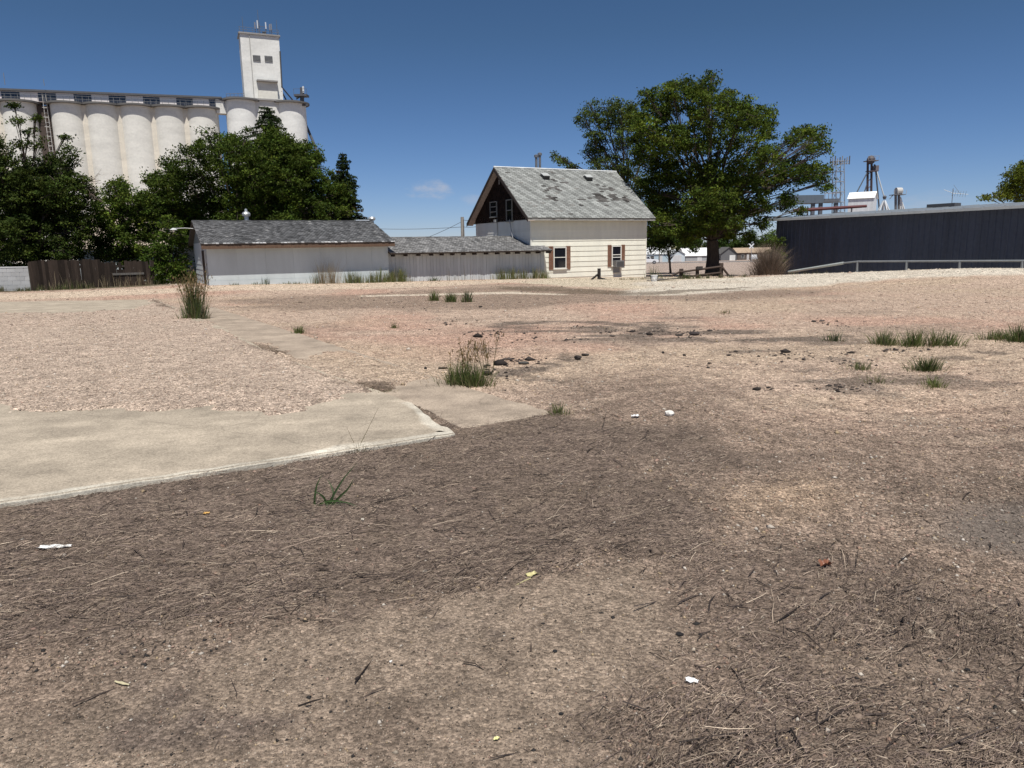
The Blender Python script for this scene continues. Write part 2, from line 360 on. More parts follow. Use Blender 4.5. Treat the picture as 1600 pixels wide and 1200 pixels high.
    # beyond the lot: pale gravel yard, then a grey street
    yard = smooth(43, 50, y + n1 * 1.5); mix((.30, .24, .20), yard)
    mix((.155, .145, .14), smooth(178, 186, y) * (1 - smooth(214, 219, y))); mix((.19, .17, .10), smooth(260, 330, y))
    lf = smooth(0, 4, -x - 14) * smooth(32.5, 34, y) * (1 - smooth(60, 80, y)); mix((.08, .07, .04), lf)
    peb = np.clip(1 - .35 * bot - .3 * m - .6 * a, .2, 1)
    return c * np.array((1.0, .99, .985)) * (1 + .12 * n4)[:, None], peb, m, b, bot, w
def ground_z(x, y):
    z = zf(x, y)
    near = 1 / (1 + np.maximum(0, y - 6) * .05)
    z = z + (fbm(x * .5, y * .5, 61, 3) * .022 + fbm(x * 2.2, y * 2.2, 62, 3) * .009 + fbm(x * 9, y * 9, 63, 2) * .0028) * np.clip(near, .3, 1)
    c1, c2 = cover(x, y)
    s1, s2 = smooth(-.015, -.09, sdist(SLAB1, x, y)), smooth(-.015, -.09, sdist(SLAB2, x, y))
    z = z + s1 * (-.05 + .11 * c1)
    z = z + s2 * (-.045 + .075 * c2)
    d2 = sdist(SLAB2, x, y); k2 = smooth(.7, .05, d2) * (d2 > 0) * (1 - s1); z = z + (np.maximum(z, .012 + .012 * fbm(x * 3, y * 3, 66, 3)) - z) * k2
    d1 = sdist(SLAB1, x, y); z = z + .085 * smooth(.3, .0, np.abs(d1)) * np.clip(fbm(x * .9, y * .9, 67, 4) * 2.2, 0, 1) * smooth(6.2, 7.5, y) * (1 - k2)
    # litter heaped a little against the slab's front edge
    return z + .012 * smooth(.25, .03, d1) * (d1 > 0)
rows = list(np.geomspace(.35, 3.0, 90)[:-1]) + list(np.geomspace(3.0, 48, 430)[:-1]) + list(np.geomspace(48, 6000, 90))
cols = np.linspace(-1.45, 1.45, 640)
RY, CX = np.meshgrid(np.array(rows), cols, indexing='ij')
GX = CX * (RY + 2.2); gx, gy = GX.ravel(), RY.ravel()
gz = ground_z(gx, gy); gc, gp, *_ = ground_colour(gx, gy)
nr, ncol = RY.shape
ii = np.arange(nr * ncol).reshape(nr, ncol)
gf = np.stack([ii[:-1, :-1], ii[:-1, 1:], ii[1:, 1:], ii[1:, :-1]], -1).reshape(-1, 4)

gm = bpy.data.materials.new('gravel_ground'); gm.use_nodes = True
N = gm.node_tree.nodes; L = gm.node_tree.links; bs = N['Principled BSDF']; bs.inputs['Roughness'].default_value = .95; bs.inputs['Specular IOR Level'].default_value = .12
ga = N.new('ShaderNodeAttribute'); ga.attribute_name = 'Col'; tcx = N.new('ShaderNodeTexCoord')
acc = ga.outputs['Color']; heights = []
for sc_, lo, hi, w in ((62, .42, 1.62, .9), (140, .5, 1.55, .9), (19, .70, 1.34, .8)):
    vo = N.new('ShaderNodeTexVoronoi'); vo.inputs['Scale'].default_value = sc_; vo.inputs['Randomness'].default_value = 1
    L.new(tcx.outputs['Object'], vo.inputs['Vector'])
    sp = N.new('ShaderNodeSeparateColor'); L.new(vo.outputs['Color'], sp.inputs[0])
    mr = N.new('ShaderNodeMapRange'); mr.inputs[3].default_value = lo; mr.inputs[4].default_value = hi; L.new(sp.outputs[0], mr.inputs[0])
    pw = N.new('ShaderNodeMix'); pw.data_type = 'FLOAT'; pw.inputs[2].default_value = 1.0
    fm = N.new('ShaderNodeMath'); fm.operation = 'MULTIPLY'; fm.inputs[1].default_value = w; L.new(ga.outputs['Alpha'], fm.inputs[0])
    L.new(fm.outputs[0], pw.inputs[0]); L.new(mr.outputs[0], pw.inputs[3])
    ml = N.new('ShaderNodeVectorMath'); ml.operation = 'SCALE'; L.new(acc, ml.inputs[0]); L.new(pw.outputs[0], ml.inputs['Scale']); acc = ml.outputs[0]
    heights.append(vo.outputs['Distance'])
nz = N.new('ShaderNodeTexNoise'); nz.inputs['Scale'].default_value = 55; nz.inputs['Detail'].default_value = 8; nz.inputs['Roughness'].default_value = .75; L.new(tcx.outputs['Object'], nz.inputs['Vector'])
mr = N.new('ShaderNodeMapRange'); mr.inputs[1].default_value = .25; mr.inputs[2].default_value = .75; mr.inputs[3].default_value = .42; mr.inputs[4].default_value = 1.58; L.new(nz.outputs['Fac'], mr.inputs[0])
nz2 = N.new('ShaderNodeTexNoise'); nz2.inputs['Scale'].default_value = 3.2; nz2.inputs['Detail'].default_value = 9; nz2.inputs['Roughness'].default_value = .72; L.new(tcx.outputs['Object'], nz2.inputs['Vector'])
mr2 = N.new('ShaderNodeMapRange'); mr2.inputs[1].default_value = .3; mr2.inputs[2].default_value = .7; mr2.inputs[3].default_value = .72; mr2.inputs[4].default_value = 1.26; L.new(nz2.outputs['Fac'], mr2.inputs[0])
mm_ = N.new('ShaderNodeMath'); mm_.operation = 'MULTIPLY'; L.new(mr.outputs[0], mm_.inputs[0]); L.new(mr2.outputs[0], mm_.inputs[1])
ml = N.new('ShaderNodeVectorMath'); ml.operation = 'SCALE'; L.new(acc, ml.inputs[0]); L.new(mm_.outputs[0], ml.inputs['Scale'])
L.new(ml.outputs[0], bs.inputs['Base Color'])
hs = N.new('ShaderNodeMath'); hs.operation = 'MULTIPLY_ADD'; hs.inputs[1].default_value = -1.0; L.new(heights[0], hs.inputs[0]); L.new(nz.outputs['Fac'], hs.inputs[2])
bp = N.new('ShaderNodeBump'); bp.inputs['Strength'].default_value = .8; bp.inputs['Distance'].default_value = .014; L.new(hs.outputs[0], bp.inputs['Height']); L.new(bp.outputs[0], bs.inputs['Normal'])
ground = npmesh('ground', np.c_[gx, gy, gz], gf, gm, gc, alpha=gp, smooth_=True); ground['kind'] = 'structure'

# ------------------------------------------------------------------ the two concrete slabs
def slab(name, P, ztop, col, edge, seed, wide=1.0):
    r = random.Random(seed); pts = []; n = len(P)
    for i in range(n):
        a, b = P[i], P[(i + 1) % n]; m = max(2, int(np.hypot(*(b - a)[:2]) / .07))
        nx, ny = -(b - a)[1], (b - a)[0]; l = math.hypot(nx, ny); off = 0
        for k in range(m):
            off = .8 * off + r.uniform(-.011, .011) + (r.random() < .05) * r.uniform(.0, .045)
            t = k / m; pts.append(((a + (b - a) * t)[0] + nx / l * off, (a + (b - a) * t)[1] + ny / l * off))
    pts = np.array(pts); area = .5 * np.sum(pts[:, 0] * np.roll(pts[:, 1], -1) - pts[:, 1] * np.roll(pts[:, 0], -1))
    if area < 0: pts = pts[::-1]
    c = pts.mean(0); m = len(pts)
    nxt = np.roll(pts, -1, 0) - np.roll(pts, 1, 0); nor = np.c_[-nxt[:, 1], nxt[:, 0]]; nor /= np.linalg.norm(nor, axis=1)[:, None] + 1e-9
    rings = [(0.0, -.14), (0.0, -.012), (.010, 0.0)]
    V = []; C = []
    for ins, dz in rings:
        w = ins * (1 + .5 * wide * np.sin(np.arange(m) * .37) * np.cos(np.arange(m) * .11))
        q = pts + nor * w[:, None]; V.append(np.c_[q, np.full(m, ztop + dz)])
        C.append(np.tile(edge if ins < .005 else col, (m, 1)))
    F = []
    for k in range(len(rings) - 1):
        for i in range(m):
            F.append((k * m + i, k * m + (i + 1) % m, (k + 1) * m + (i + 1) % m, (k + 1) * m + i))
    mb = MB(); mb.v = [tuple(p) for p in np.vstack(V)]; mb.c = [tuple(p) for p in np.vstack(C)]
    F.append(tuple((len(rings) - 1) * m + i for i in range(m))); mb.f = F
    if wide > .5:                           # pale worn margin along the front and right edges
        i0 = int(np.argmin(np.hypot(*(pts - P[0][:2]).T))); i1 = int(np.argmin(np.hypot(*(pts - P[2][:2]).T)))
        ids = list(range(i0, i1 + 1)) if i1 > i0 else [i % m for i in range(i0, i0 - ((i0 - i1) % m) - 1, -1)]
        q = pts[ids]; nn = nor[ids]; w = .075 + .12 * np.clip(fbm(q[:, 0] * 1.6, q[:, 1] * 1.6, 141, 4) + .25, 0, 1) + .03 * fbm(q[:, 0] * 9, q[:, 1] * 9, 142, 2)
        V2, C2 = [], []
        for f_, mixk in ((.0, 1.0), (.55, .9), (1.0, .0)):
            V2.append(np.c_[q + nn * (.011 + np.maximum(.03, w) * f_)[:, None], np.full(len(q), ztop + .001)]); k = mixk * np.clip(.75 + .5 * fbm(q[:, 0] * 4, q[:, 1] * 4, 143, 3), .2, 1)
            C2.append(np.array(col) * (1 - k)[:, None] + np.array(edge) * k[:, None])
        L2 = len(q); mb.add(np.vstack(V2), [(a * L2 + i, a * L2 + i + 1, (a + 1) * L2 + i + 1, (a + 1) * L2 + i) for a in (0, 1) for i in range(L2 - 1)], (1, 1, 1)); mb.c[-3 * L2:] = [tuple(c_) for c_ in np.vstack(C2)]
    o = mb.build(name, slab_mat); o['kind'] = 'structure'; return o
slab_mat = MC('old_slab_concrete', .92, var=.30, scale=2.4, fine=150, bump=.5, spec=.12, bdist=.003)
_n = slab_mat.node_tree.nodes; _l = slab_mat.node_tree.links; _b = _n['Principled BSDF']
_src = _b.inputs['Base Color'].links[0].from_socket      # long stains, fine grain and hairline cracks
_t = _n.new('ShaderNodeTexCoord')
_m = _n.new('ShaderNodeMapping'); _m.inputs['Rotation'].default_value = (0, 0, -.35); _m.inputs['Scale'].default_value = (.35, 1.6, 1); _l.new(_t.outputs['Object'], _m.inputs[0])
_s = _n.new('ShaderNodeTexNoise'); _s.inputs['Scale'].default_value = 1.3; _s.inputs['Detail'].default_value = 9; _s.inputs['Roughness'].default_value = .7; _l.new(_m.outputs[0], _s.inputs['Vector'])
_q = _n.new('ShaderNodeMapRange'); _q.inputs[1].default_value = .3; _q.inputs[2].default_value = .7; _q.inputs[3].default_value = .80; _q.inputs[4].default_value = 1.17; _l.new(_s.outputs['Fac'], _q.inputs[0])
_v = _n.new('ShaderNodeTexVoronoi'); _v.feature = 'DISTANCE_TO_EDGE'; _v.inputs['Scale'].default_value = .3
_w2 = _n.new('ShaderNodeTexNoise'); _w2.inputs['Scale'].default_value = 2.2; _w2.inputs['Detail'].default_value = 6; _l.new(_t.outputs['Object'], _w2.inputs['Vector'])
_mm = _n.new('ShaderNodeMix'); _mm.data_type = 'RGBA'; _mm.inputs[0].default_value = .22; _l.new(_t.outputs['Object'], _mm.inputs[6]); _l.new(_w2.outputs['Color'], _mm.inputs[7]); _l.new(_mm.outputs[2], _v.inputs['Vector'])
_k = _n.new('ShaderNodeMapRange'); _k.inputs[1].default_value = .0; _k.inputs[2].default_value = .003; _k.inputs[3].default_value = .8; _k.inputs[4].default_value = 1.0; _l.new(_v.outputs['Distance'], _k.inputs[0])
_g = _n.new('ShaderNodeTexVoronoi'); _g.inputs['Scale'].default_value = 95; _l.new(_t.outputs['Object'], _g.inputs['Vector'])
_gs = _n.new('ShaderNodeSeparateColor'); _l.new(_g.outputs['Color'], _gs.inputs[0]); _gr = _n.new('ShaderNodeMapRange'); _gr.inputs[3].default_value = .78; _gr.inputs[4].default_value = 1.22; _l.new(_gs.outputs[0], _gr.inputs[0])
_p0 = _n.new('ShaderNodeMath'); _p0.operation = 'MULTIPLY'; _l.new(_q.outputs[0], _p0.inputs[0]); _l.new(_gr.outputs[0], _p0.inputs[1])
_p = _n.new('ShaderNodeMath'); _p.operation = 'MULTIPLY'; _l.new(_p0.outputs[0], _p.inputs[0]); _l.new(_k.outputs[0], _p.inputs[1])
_e = _n.new('ShaderNodeVectorMath'); _e.operation = 'SCALE'; _l.new(_src, _e.inputs[0]); _l.new(_p.outputs[0], _e.inputs['Scale']); _l.new(_e.outputs[0], _b.inputs['Base Color'])
slab('concrete_slab', SLAB1, Z_SLAB1, (.36, .305, .238), (.54, .50, .42), 3)
slab('concrete_walk', SLAB2, Z_SLAB2, (.335, .272, .212), (.38, .32, .255), 4, .3)
# ------------------------------------------------------------------ buildings
def shingle_roof(mb, fr, x0, x1, ye, ze, yr, zr, w, e, colfn, lift=.012, gap=.012, shift=.5):
    L_ = math.hypot(yr - ye, zr - ze); uy, uz = (yr - ye) / L_, (zr - ze) / L_; ny, nz_ = -uz, uy
    if nz_ < 0: ny, nz_ = -ny, -nz_
    nc = int(L_ / e) + 1; nt = int((x1 - x0) / w) + 2
    for k in range(nc):
        s0, s1 = k * e, min((k + 1) * e + .03, L_)
        off = -(k * shift % 1.0) * w
        for t in range(nt):
            a = max(x0, x0 + off + t * w); b = min(x1, x0 + off + (t + 1) * w - gap)
            if b - a < .03: continue
            c = colfn((a + b) / 2, s0)
            if c is None: continue
            l0 = lift * R.uniform(.6, 1.5) + .006; l1 = .005
            ds = R.uniform(-.012, .012)
            q = lambda x, s, h: fr.p(x, ye + uy * s + ny * h, ze + uz * s + nz_ * h)
            P = [q(a, s0 + ds, l0), q(b, s0 + ds, l0), q(b, s1, l1), q(a, s1, l1), q(a, s0 + ds, .0), q(b, s0 + ds, .0)]
            mb.add(P, [(0, 1, 2, 3) if ye < yr else (3, 2, 1, 0), (4, 5, 1, 0)], c)
def deck(mb, fr, x0, x1, ye, ze, yr, zr, th, col):
    """a sloping board: top plane through (ye, ze)-(yr, zr)"""
    L_ = math.hypot(yr - ye, zr - ze); ny, nz_ = -(zr - ze) / L_, (yr - ye) / L_
    if nz_ < 0: ny, nz_ = -ny, -nz_
    P = []
    for h in (-th, -.002):
        for (x, y, z) in ((x0, ye, ze), (x1, ye, ze), (x1, yr, zr), (x0, yr, zr)): P.append(fr.p(x, y + ny * h, z + nz_ * h))
    if yr < ye: P = [P[i] for i in (1, 0, 3, 2, 5, 4, 7, 6)]
    mb.hexa(P, col)
def lap_wall(mb, fr, x0, x1, y, z0, z1, e, proud, col, top=None, face=-1):
    """boards lapped downward; top(x) may cut the wall along a gable"""
    n = int(math.ceil((z1 - z0) / e))
    for k in range(n):
        a, b = z0 + k * e, min(z0 + (k + 1) * e, z1); c = jit(col, .05)
        yb, yt = y + face * proud, y + face * .003
        mb.add([fr.p(x0, yb, a), fr.p(x1, yb, a), fr.p(x1, yt, b), fr.p(x0, yt, b), fr.p(x0, y, a), fr.p(x1, y, a)], [(0, 1, 2, 3), (4, 5, 1, 0)], c)
def window(fr, name, parent, x0, x1, z0, z1, y, frame_col, glass_col, rails=(.5,), t=.055, proud=.06, label=None):
    mb = MB()
    mb.box(x0, x0 + t, y - proud, y, z0, z1, frame_col, fr); mb.box(x1 - t, x1, y - proud, y, z0, z1, frame_col, fr)
    mb.box(x0 + t, x1 - t, y - proud, y, z1 - t, z1, frame_col, fr); mb.box(x0 - .03, x1 + .03, y - proud - .03, y - .001, z0 - .045, z0, frame_col, fr)
    mb.box(x0 + t, x1 - t, y - proud, y, z0, z0 + t * .8, frame_col, fr)
    for r_ in rails:
        zr = z0 + (z1 - z0) * r_; mb.box(x0 + t, x1 - t, y - proud + .008, y, zr - .022, zr + .022, frame_col, fr)
    w = mb.build(name, 'paint', parent)
    if label: w['label'] = label
    gb = MB(); gb.box(x0 + t * .6, x1 - t * .6, y - .022, y - .003, z0 + .02, z1 - .02, glass_col, fr); gb.build('pane', 'glass', w)
    return w
CREAM, WHITE_P, GREYW = (.77, .75, .645), (.70, .71, .71), (.60, .62, .64)

# --- the house with the steep gable
HX = at(830, 437.5, 40); HZ = float(zf(HX[0], HX[1]))
hf = Frame((HX[0], HX[1], 0), TH); HL = hf.xpx(1009); HW = 7.0
h_e, h_r = 3.42, 6.10; zb = HZ - .5
house = thing('house', 'cream sided house with steep grey shingled roof and dark brown gable', 'house', hf.p(HL / 2, HW / 2, HZ))
mb = MB()
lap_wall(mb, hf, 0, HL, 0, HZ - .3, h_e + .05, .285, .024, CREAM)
mb.box(0, HL, .002, HW, zb, h_e + .02, CREAM, hf)
e2 = Frame(hf.p(0, HW, 0), TH - math.pi / 2)                # the gable end towards the sheds: local x runs from the back corner to the front corner
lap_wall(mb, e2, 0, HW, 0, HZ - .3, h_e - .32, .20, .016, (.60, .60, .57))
mb.box(-.03, .03, -.035, .03, HZ - .3, h_e + .05, (.72, .70, .62), hf); mb.box(HL - .03, HL + .03, -.035, .03, HZ - .3, h_e + .05, (.72, .70, .62), hf)
mb.build('wall', 'paint', house)
mb = MB()                                                  # gable triangle, dark stained shingles in uneven courses
dk = (.020, .011, .008)
for k in range(26):
    z0 = h_e - .32 + k * .15; z1 = z0 + .15; f0 = (z0 - h_e) / (h_r - h_e - .12); f1 = (z1 - h_e) / (h_r - h_e - .12)
    if f1 >= 1: break
    a0, b0 = max(0, f0) * HW / 2, HW - max(0, f0) * HW / 2; a1, b1 = max(0, f1) * HW / 2, HW - max(0, f1) * HW / 2
    x = a0
    while x < b0 - .05:
        w_ = R.uniform(.12, .26); xe = min(b0, x + w_); c = jit(dk, .45)
        xa, xb = min(max(x, a1), b1), min(max(xe, a1), b1)
        pr = R.uniform(.022, .04)
        mb.add([e2.p(x, -pr, z0), e2.p(xe - .012, -pr, z0), e2.p(xb - .012 if xb > a1 else xb, -.008, z1), e2.p(xa, -.008, z1), e2.p(x, 0, z0), e2.p(xe - .012, 0, z0)], [(0, 1, 2, 3), (4, 5, 1, 0)], c)
        x = xe
mb.add([e2.p(0, 0, h_e - .32), e2.p(HW, 0, h_e - .32), e2.p(HW, 0, h_e), e2.p(HW / 2, 0, h_r - .1), e2.p(0, 0, h_e)], [(0, 1, 2, 3, 4)], (.010, .007, .006))
gm2 = MB(); gm2.add([hf.p(HL, 0, h_e), hf.p(HL, HW, h_e), hf.p(HL, HW / 2, h_r - .1)], [(0, 1, 2)], CREAM); gm2.build('gable', 'paint', house)
gable = mb.build('gable', 'wood', house); gable['label'] = 'dark brown shingled gable'
mb = MB(); OVF, OVG = .46, .40
sl = (h_r - h_e) / (HW / 2); ze = h_e - OVF * sl * .35; 
ze = h_e + .10 - OVF * sl; zr = h_r + .05
patch = [(R.uniform(1.0, HL - .6), R.uniform(.9, 3.6), R.uniform(.12, .5), R.uniform(.10, .26)) for _ in range(13)] + [(HL - 2.5, 2.0, .32, .42), (HL - 1.5, 2.05, .3, .40), (HL - .75, 1.9, .22, .4), (HL - 5.6, 2.75, .28, .3), (HL - 4.9, 2.8, .26, .26), (HL - 4.5, 1.75, .5, .1), (HL - 3.4, 1.8, .4, .1)]
def roofcol(x, s):
    for (px, ps, rx, rs) in patch:
        if abs(x - px) < rx and abs(s - ps) < rs and R.random() < (.78 if rs > .25 and px > HL - 3 else .42): return jit((.085, .08, .076), .5)
    k = R.random()
    if k < .02: return jit((.17, .165, .155), .4)
    d_ = ((x / .29 + (s / .145) * .34) % 3.0) < 1.0
    return jit((.205, .21, .20) if d_ else (.275, .282, .27), .13)
deck(mb, hf, -OVG, HL + .32, -OVF, ze, HW / 2, zr, .10, (.13, .125, .12))
deck(mb, hf, -OVG, HL + .32, HW + OVF, ze, HW / 2, zr, .10, (.20, .20, .19))
shingle_roof(mb, hf, -OVG - .01, HL + .33, -OVF - .02, ze - .01, HW / 2, zr, .29, .145, roofcol, lift=.014, gap=.022, shift=.34)
mb.tube([hf.p(-OVG - .02, HW / 2, zr + .015), hf.p(HL + .34, HW / 2, zr + .015)], .05, (.62, .63, .62), 8)
roof = mb.build('roof', 'shingle', house)
mb = MB()                                                  # soffit and rake boards under the gable overhang
for sgn in (0, 1):
    y0, y1 = (-OVF, HW / 2) if sgn == 0 else (HW + OVF, HW / 2)
    P = []
    dz = .105 / math.cos(math.atan(sl))
    for (x, y, z) in ((-OVG + .02, y0, ze - dz), (0.01, y0, ze - dz), (0.01, y1, zr - dz), (-OVG + .02, y1, zr - dz)): P.append(hf.p(x, y, z - .035))
    for (x, y, z) in ((-OVG + .02, y0, ze - dz), (0.01, y0, ze - dz), (0.01, y1, zr - dz), (-OVG + .02, y1, zr - dz)): P.append(hf.p(x, y, z - .004))
    mb.hexa(P, (.42, .34, .29))
    P = [hf.p(x, y, z) for (x, y, z) in ((-OVG - .035, y0, ze - .22), (-OVG - .004, y0, ze - .22), (-OVG - .004, y1, zr - .22), (-OVG - .035, y1, zr - .22), (-OVG - .035, y0, ze - .02), (-OVG - .004, y0, ze - .02), (-OVG - .004, y1, zr - .02), (-OVG - .035, y1, zr - .02))]
    mb.hexa(P, (.05, .04, .036))
mb.box(-OVG, HL + .3, -OVF + .004, -OVF + .03, ze - .15, ze - .035, (.30, .29, .27), hf)
mb.build('rake_board', 'wood', roof)
def vent(xp, s):
    mb = MB(); y = -OVF + s * math.cos(math.atan(sl)); z = ze + s * math.sin(math.atan(sl))
    a = math.atan(sl)
    q = lambda x, u, h: hf.p(x, y + math.cos(a) * u - math.sin(a) * h, z + math.sin(a) * u + math.cos(a) * h)
    mb.hexa([q(xp - .2, -.22, .0), q(xp + .2, -.22, .0), q(xp + .24, .24, 0), q(xp - .24, .24, 0), q(xp - .18, -.2, .17), q(xp + .18, -.2, .17), q(xp + .2, .18, .10), q(xp - .2, .18, .10)], (.035, .035, .035))
    mb.hexa([q(xp - .22, -.14, .172), q(xp + .24, -.14, .172), q(xp + .24, .26, .11), q(xp - .22, .26, .11), q(xp - .22, -.14, .2), q(xp + .24, -.14, .2), q(xp + .24, .26, .13), q(xp - .22, .26, .13)], (.38, .39, .38))
    mb.build('roof_vent', 'dullmetal', roof)
vent(hf.xpx(849, 2.9, 5.6), 4.0); vent(hf.xpx(916, 2.9, 5.6), 4.0)
for px, hgt in ((838, .62), (843.5, .74)):
    mb = MB(); x = hf.xpx(px, HW / 2 + .35, 6.4); b = hf.p(x, HW / 2 + .35, 5.9)
    mb.lathe(b, [(.075, 0), (.075, .45 + hgt - .12), (.13, .45 + hgt - .12), (.13, .45 + hgt), (.03, .45 + hgt + .05), (.001, .45 + hgt + .05)], (.22, .22, .23), 12); mb.build('chimney_pipe', 'metal', roof)
FRM = (.70, .68, .62)
for (pa, pb, ac) in ((864, 884, 0), (955, 970, 1)):
    x0, x1 = hf.xpx(pa, 0, 1.2), hf.xpx(pb, 0, 1.2); z1 = 1.6 if not ac else 1.62; z0 = .42 if not ac else .48
    w = window(hf, 'window', house, x0, x1, z0, z1, -.02, FRM, (.012, .013, .018), rails=(.52,) if not ac else (.55, .42))
    for s in (-1, 1):
        mb = MB(); a = x0 - .02 if s < 0 else x1 + .02; b = a + s * (.26 if not ac else .24); a, b = min(a, b), max(a, b)
        c = (.215, .112, .075)
        for k in (0, 1):                      # shutter stiles, rails and slats
            zz0 = z0 - .05 + k * (z1 - z0 + .1) / 2; zz1 = zz0 + (z1 - z0 + .1) / 2
            mb.box(a, a + .04, -.055, -.02, zz0, zz1, c, hf); mb.box(b - .04, b, -.055, -.02, zz0, zz1, c, hf); mb.box(a + .04, b - .04, -.055, -.02, zz0, zz0 + .05, c, hf); mb.box(a + .04, b - .04, -.055, -.02, zz1 - .05, zz1, c, hf)
            n = 9
            for i in range(n):
                z = zz0 + .05 + (zz1 - zz0 - .1) * i / n; mb.box(a + .04, b - .04, -.045, -.02, z + .006, z + (zz1 - zz0 - .1) / n - .004, jit(c, .12), hf)
        mb.build('shutter', 'wood', w)
    if ac:
        mb = MB(); mb.box(x0 + .07, x1 - .05, -.42, -.025, .40, .78, (.17, .17, .17), hf)
        for i in range(6): mb.box(x0 + .11, x1 - .09, -.427, -.42, .44 + i * .05, .465 + i * .05, (.06, .06, .06), hf)
        mb.box(x0 + .13, x1 - .13, -.10, -.026, .08, .40, (.22, .23, .24), hf); mb.build('air_conditioner', 'dullmetal', house)
for (px0, px1, pz0, pz1) in ((766.3, 777, 339, 315), (791.5, 801, 345.5, 311.5)):
    x0, x1 = e2.xpx(px0, -.04, 4), e2.xpx(px1, -.04, 4)
    q = np.array(e2.p((x0 + x1) / 2, -.04, 0)); z0, z1 = at((px0 + px1) / 2, pz0, q[1])[2], at((px0 + px1) / 2, pz1, q[1])[2]
    window(e2, 'gable_window', house, min(x0, x1), max(x0, x1), z0, z1, -.035, (.20, .195, .18), (.012, .012, .014), rails=(.33, .66) if px0 < 780 else (.5,), t=.05)
mb = MB()                                                  # loose mast and cable on the gable end
q = lambda px, py: at(px, py, 43.0)
mb.tube([e2.p(e2.xpx(796, -.15, 3.2), -.15, 3.15), e2.p(e2.xpx(801, -.2, 2.5), -.2, 2.15)], .03, (.30, .30, .31))
mb.build('service_mast', 'dullmetal', house); mb = MB()
mb.tube([e2.p(e2.xpx(777, -.06, 3.0), -.06, 3.3), e2.p(e2.xpx(777, -.06, 2.5), -.06, 2.2)], .018, (.12, .12, .12)); mb.build('cable', 'dullmetal', house); mb = MB()
mb.box(e2.xpx(775, -.05, 3.2) - .1, e2.xpx(775, -.05, 3.2) + .1, -.16, -.02, 3.1, 3.25, (.30, .30, .30), e2)
mb.build('meter_box', 'dullmetal', house)
mb = MB(); b = e2.p(HW / 2 + .05, -.1, h_r - .9); mb.tube([b, (b[0], b[1], b[2] + .25)], .05, (.24, .22, .2)); mb.build('gable_light', 'dullmetal', house)

# --- low garage and the shed joined to its end
gf_ = Frame((*at(327, 446, 31.8)[:2], 0), TH)
GL = gf_.xpx(607, 0, 1); GW = 6.2
def shed(name, label, fr, x0, x1, W, zb, ze, zr, roofc, wallc, ovx0, ovx1, vertical, left_end, tabw):
    t = thing(name, label, 'shed' if vertical else 'garage', fr.p((x0 + x1) / 2, W / 2, zb))
    mb = MB(); sl = (zr - ze) / (W / 2)
    top = ze + .06
    if vertical:
        x = x0
        while x < x1 - .02:
            w_ = min(R.uniform(.15, .22), x1 - x); d = R.uniform(0, .012)
            mb.box(x, x + w_ - .008, -.022 - d, .0, zb - .3 + R.uniform(0, .02), top, jit(wallc, .08), fr); x += w_
    else:
        x = x0
        while x < x1 - .02:
            w_ = min(1.22, x1 - x); mb.box(x + .003, x + w_ - .003, -.016, 0, zb + .22, top, jit(wallc, .03), fr); x += w_
        mb.box(x0, x1, -.028, 0, zb - .3, zb + .21, wallc, fr)
    mb.box(x0, x1, 0.002, W, zb - .3, top - .01, wallc, fr)
    if left_end:
        lf = Frame(fr.p(x0, W, 0), TH - math.pi / 2)
        lap_wall(mb, lf, 0, W, 0, zb - .3, ze + .05, .24, .018, (.50, .53, .53))
        c = (.20, .225, .225)
        mb.add([lf.p(0, -.012, ze), lf.p(W, -.012, ze), lf.p(W, -.012, ze + .05), lf.p(W / 2, -.012, zr - .02), lf.p(0, -.012, ze + .05)], [(0, 1, 2, 3, 4)], c)
    mb.add([fr.p(x1, 0, top - .02), fr.p(x1, W, top - .02), fr.p(x1, W / 2, zr - .05)], [(0, 1, 2)], wallc)
    mb.build('wall', 'paint', t)
    mb = MB(); ov = .50; z0 = ze + .08 - ov * sl; za = zr + .04
    deck(mb, fr, x0 - ovx0, x1 + ovx1, -ov, z0, W / 2, za, .07, (.08, .065, .055)); deck(mb, fr, x0 - ovx0, x1 + ovx1, W + ov, z0, W / 2, za, .07, (.08, .075, .07))
    def cf(x, s):
        if s < .14: return jit((.44, .44, .44) if R.random() < .6 and not vertical else roofc, .3)
        return jit(roofc, .38) if R.random() > .012 else jit((.26, .255, .25), .3)
    shingle_roof(mb, fr, x0 - ovx0 - .02, x1 + ovx1 + .02, -ov - .03, z0 - .005, W / 2, za, tabw, .17, cf, lift=.022, gap=.016, shift=.41)
    shingle_roof(mb, fr, x0 - ovx0 - .02, x1 + ovx1 + .02, W + ov + .03, z0 - .005, W / 2, za, tabw * 2, .3, cf, lift=.02)
    x = x0 - ovx0
    while x < x1 + ovx1 - .1:
        mb.box(x, min(x + .38, x1 + ovx1), W / 2 - .11, W / 2 + .11, za - .005, za + .022 + R.uniform(0, .012), jit(roofc, .35), fr); x += .37
    rf = mb.build('roof', 'shingle', t)
    mb = MB(); x = x0 + .2
    if vertical:
        while x < x1 + ovx1:
            mb = MB(); mb.box(x, x + .07, -ov + .04, -.03, z0 - .16, z0 - .06, (.05, .04, .035), fr); x += R.uniform(.55, .68); mb.build('rafter_tail', 'wood', rf)
    else: mb.box(x0 - ovx0, x1 + ovx1, -ov + .002, -ov + .028, z0 - .21, z0 - .065, (.13, .085, .06), fr)
    mb.build('fascia', 'wood', rf) if not vertical else None
    return t, rf, sl
gz0 = float(zf(*gf_.p(1, -.4, 0)[:2]))
garage, groof, gsl = shed('garage', 'long low white garage with dark shingle roof beside dark fence', gf_, 0, GL, GW, gz0 - .02, 2.06, 3.05, (.125, .125, .127), (.53, .575, .58), .22, .20, False, True, .15)
garage.name = 'garage'
lf = Frame(gf_.p(0, GW, 0), TH - math.pi / 2)
mb = MB()
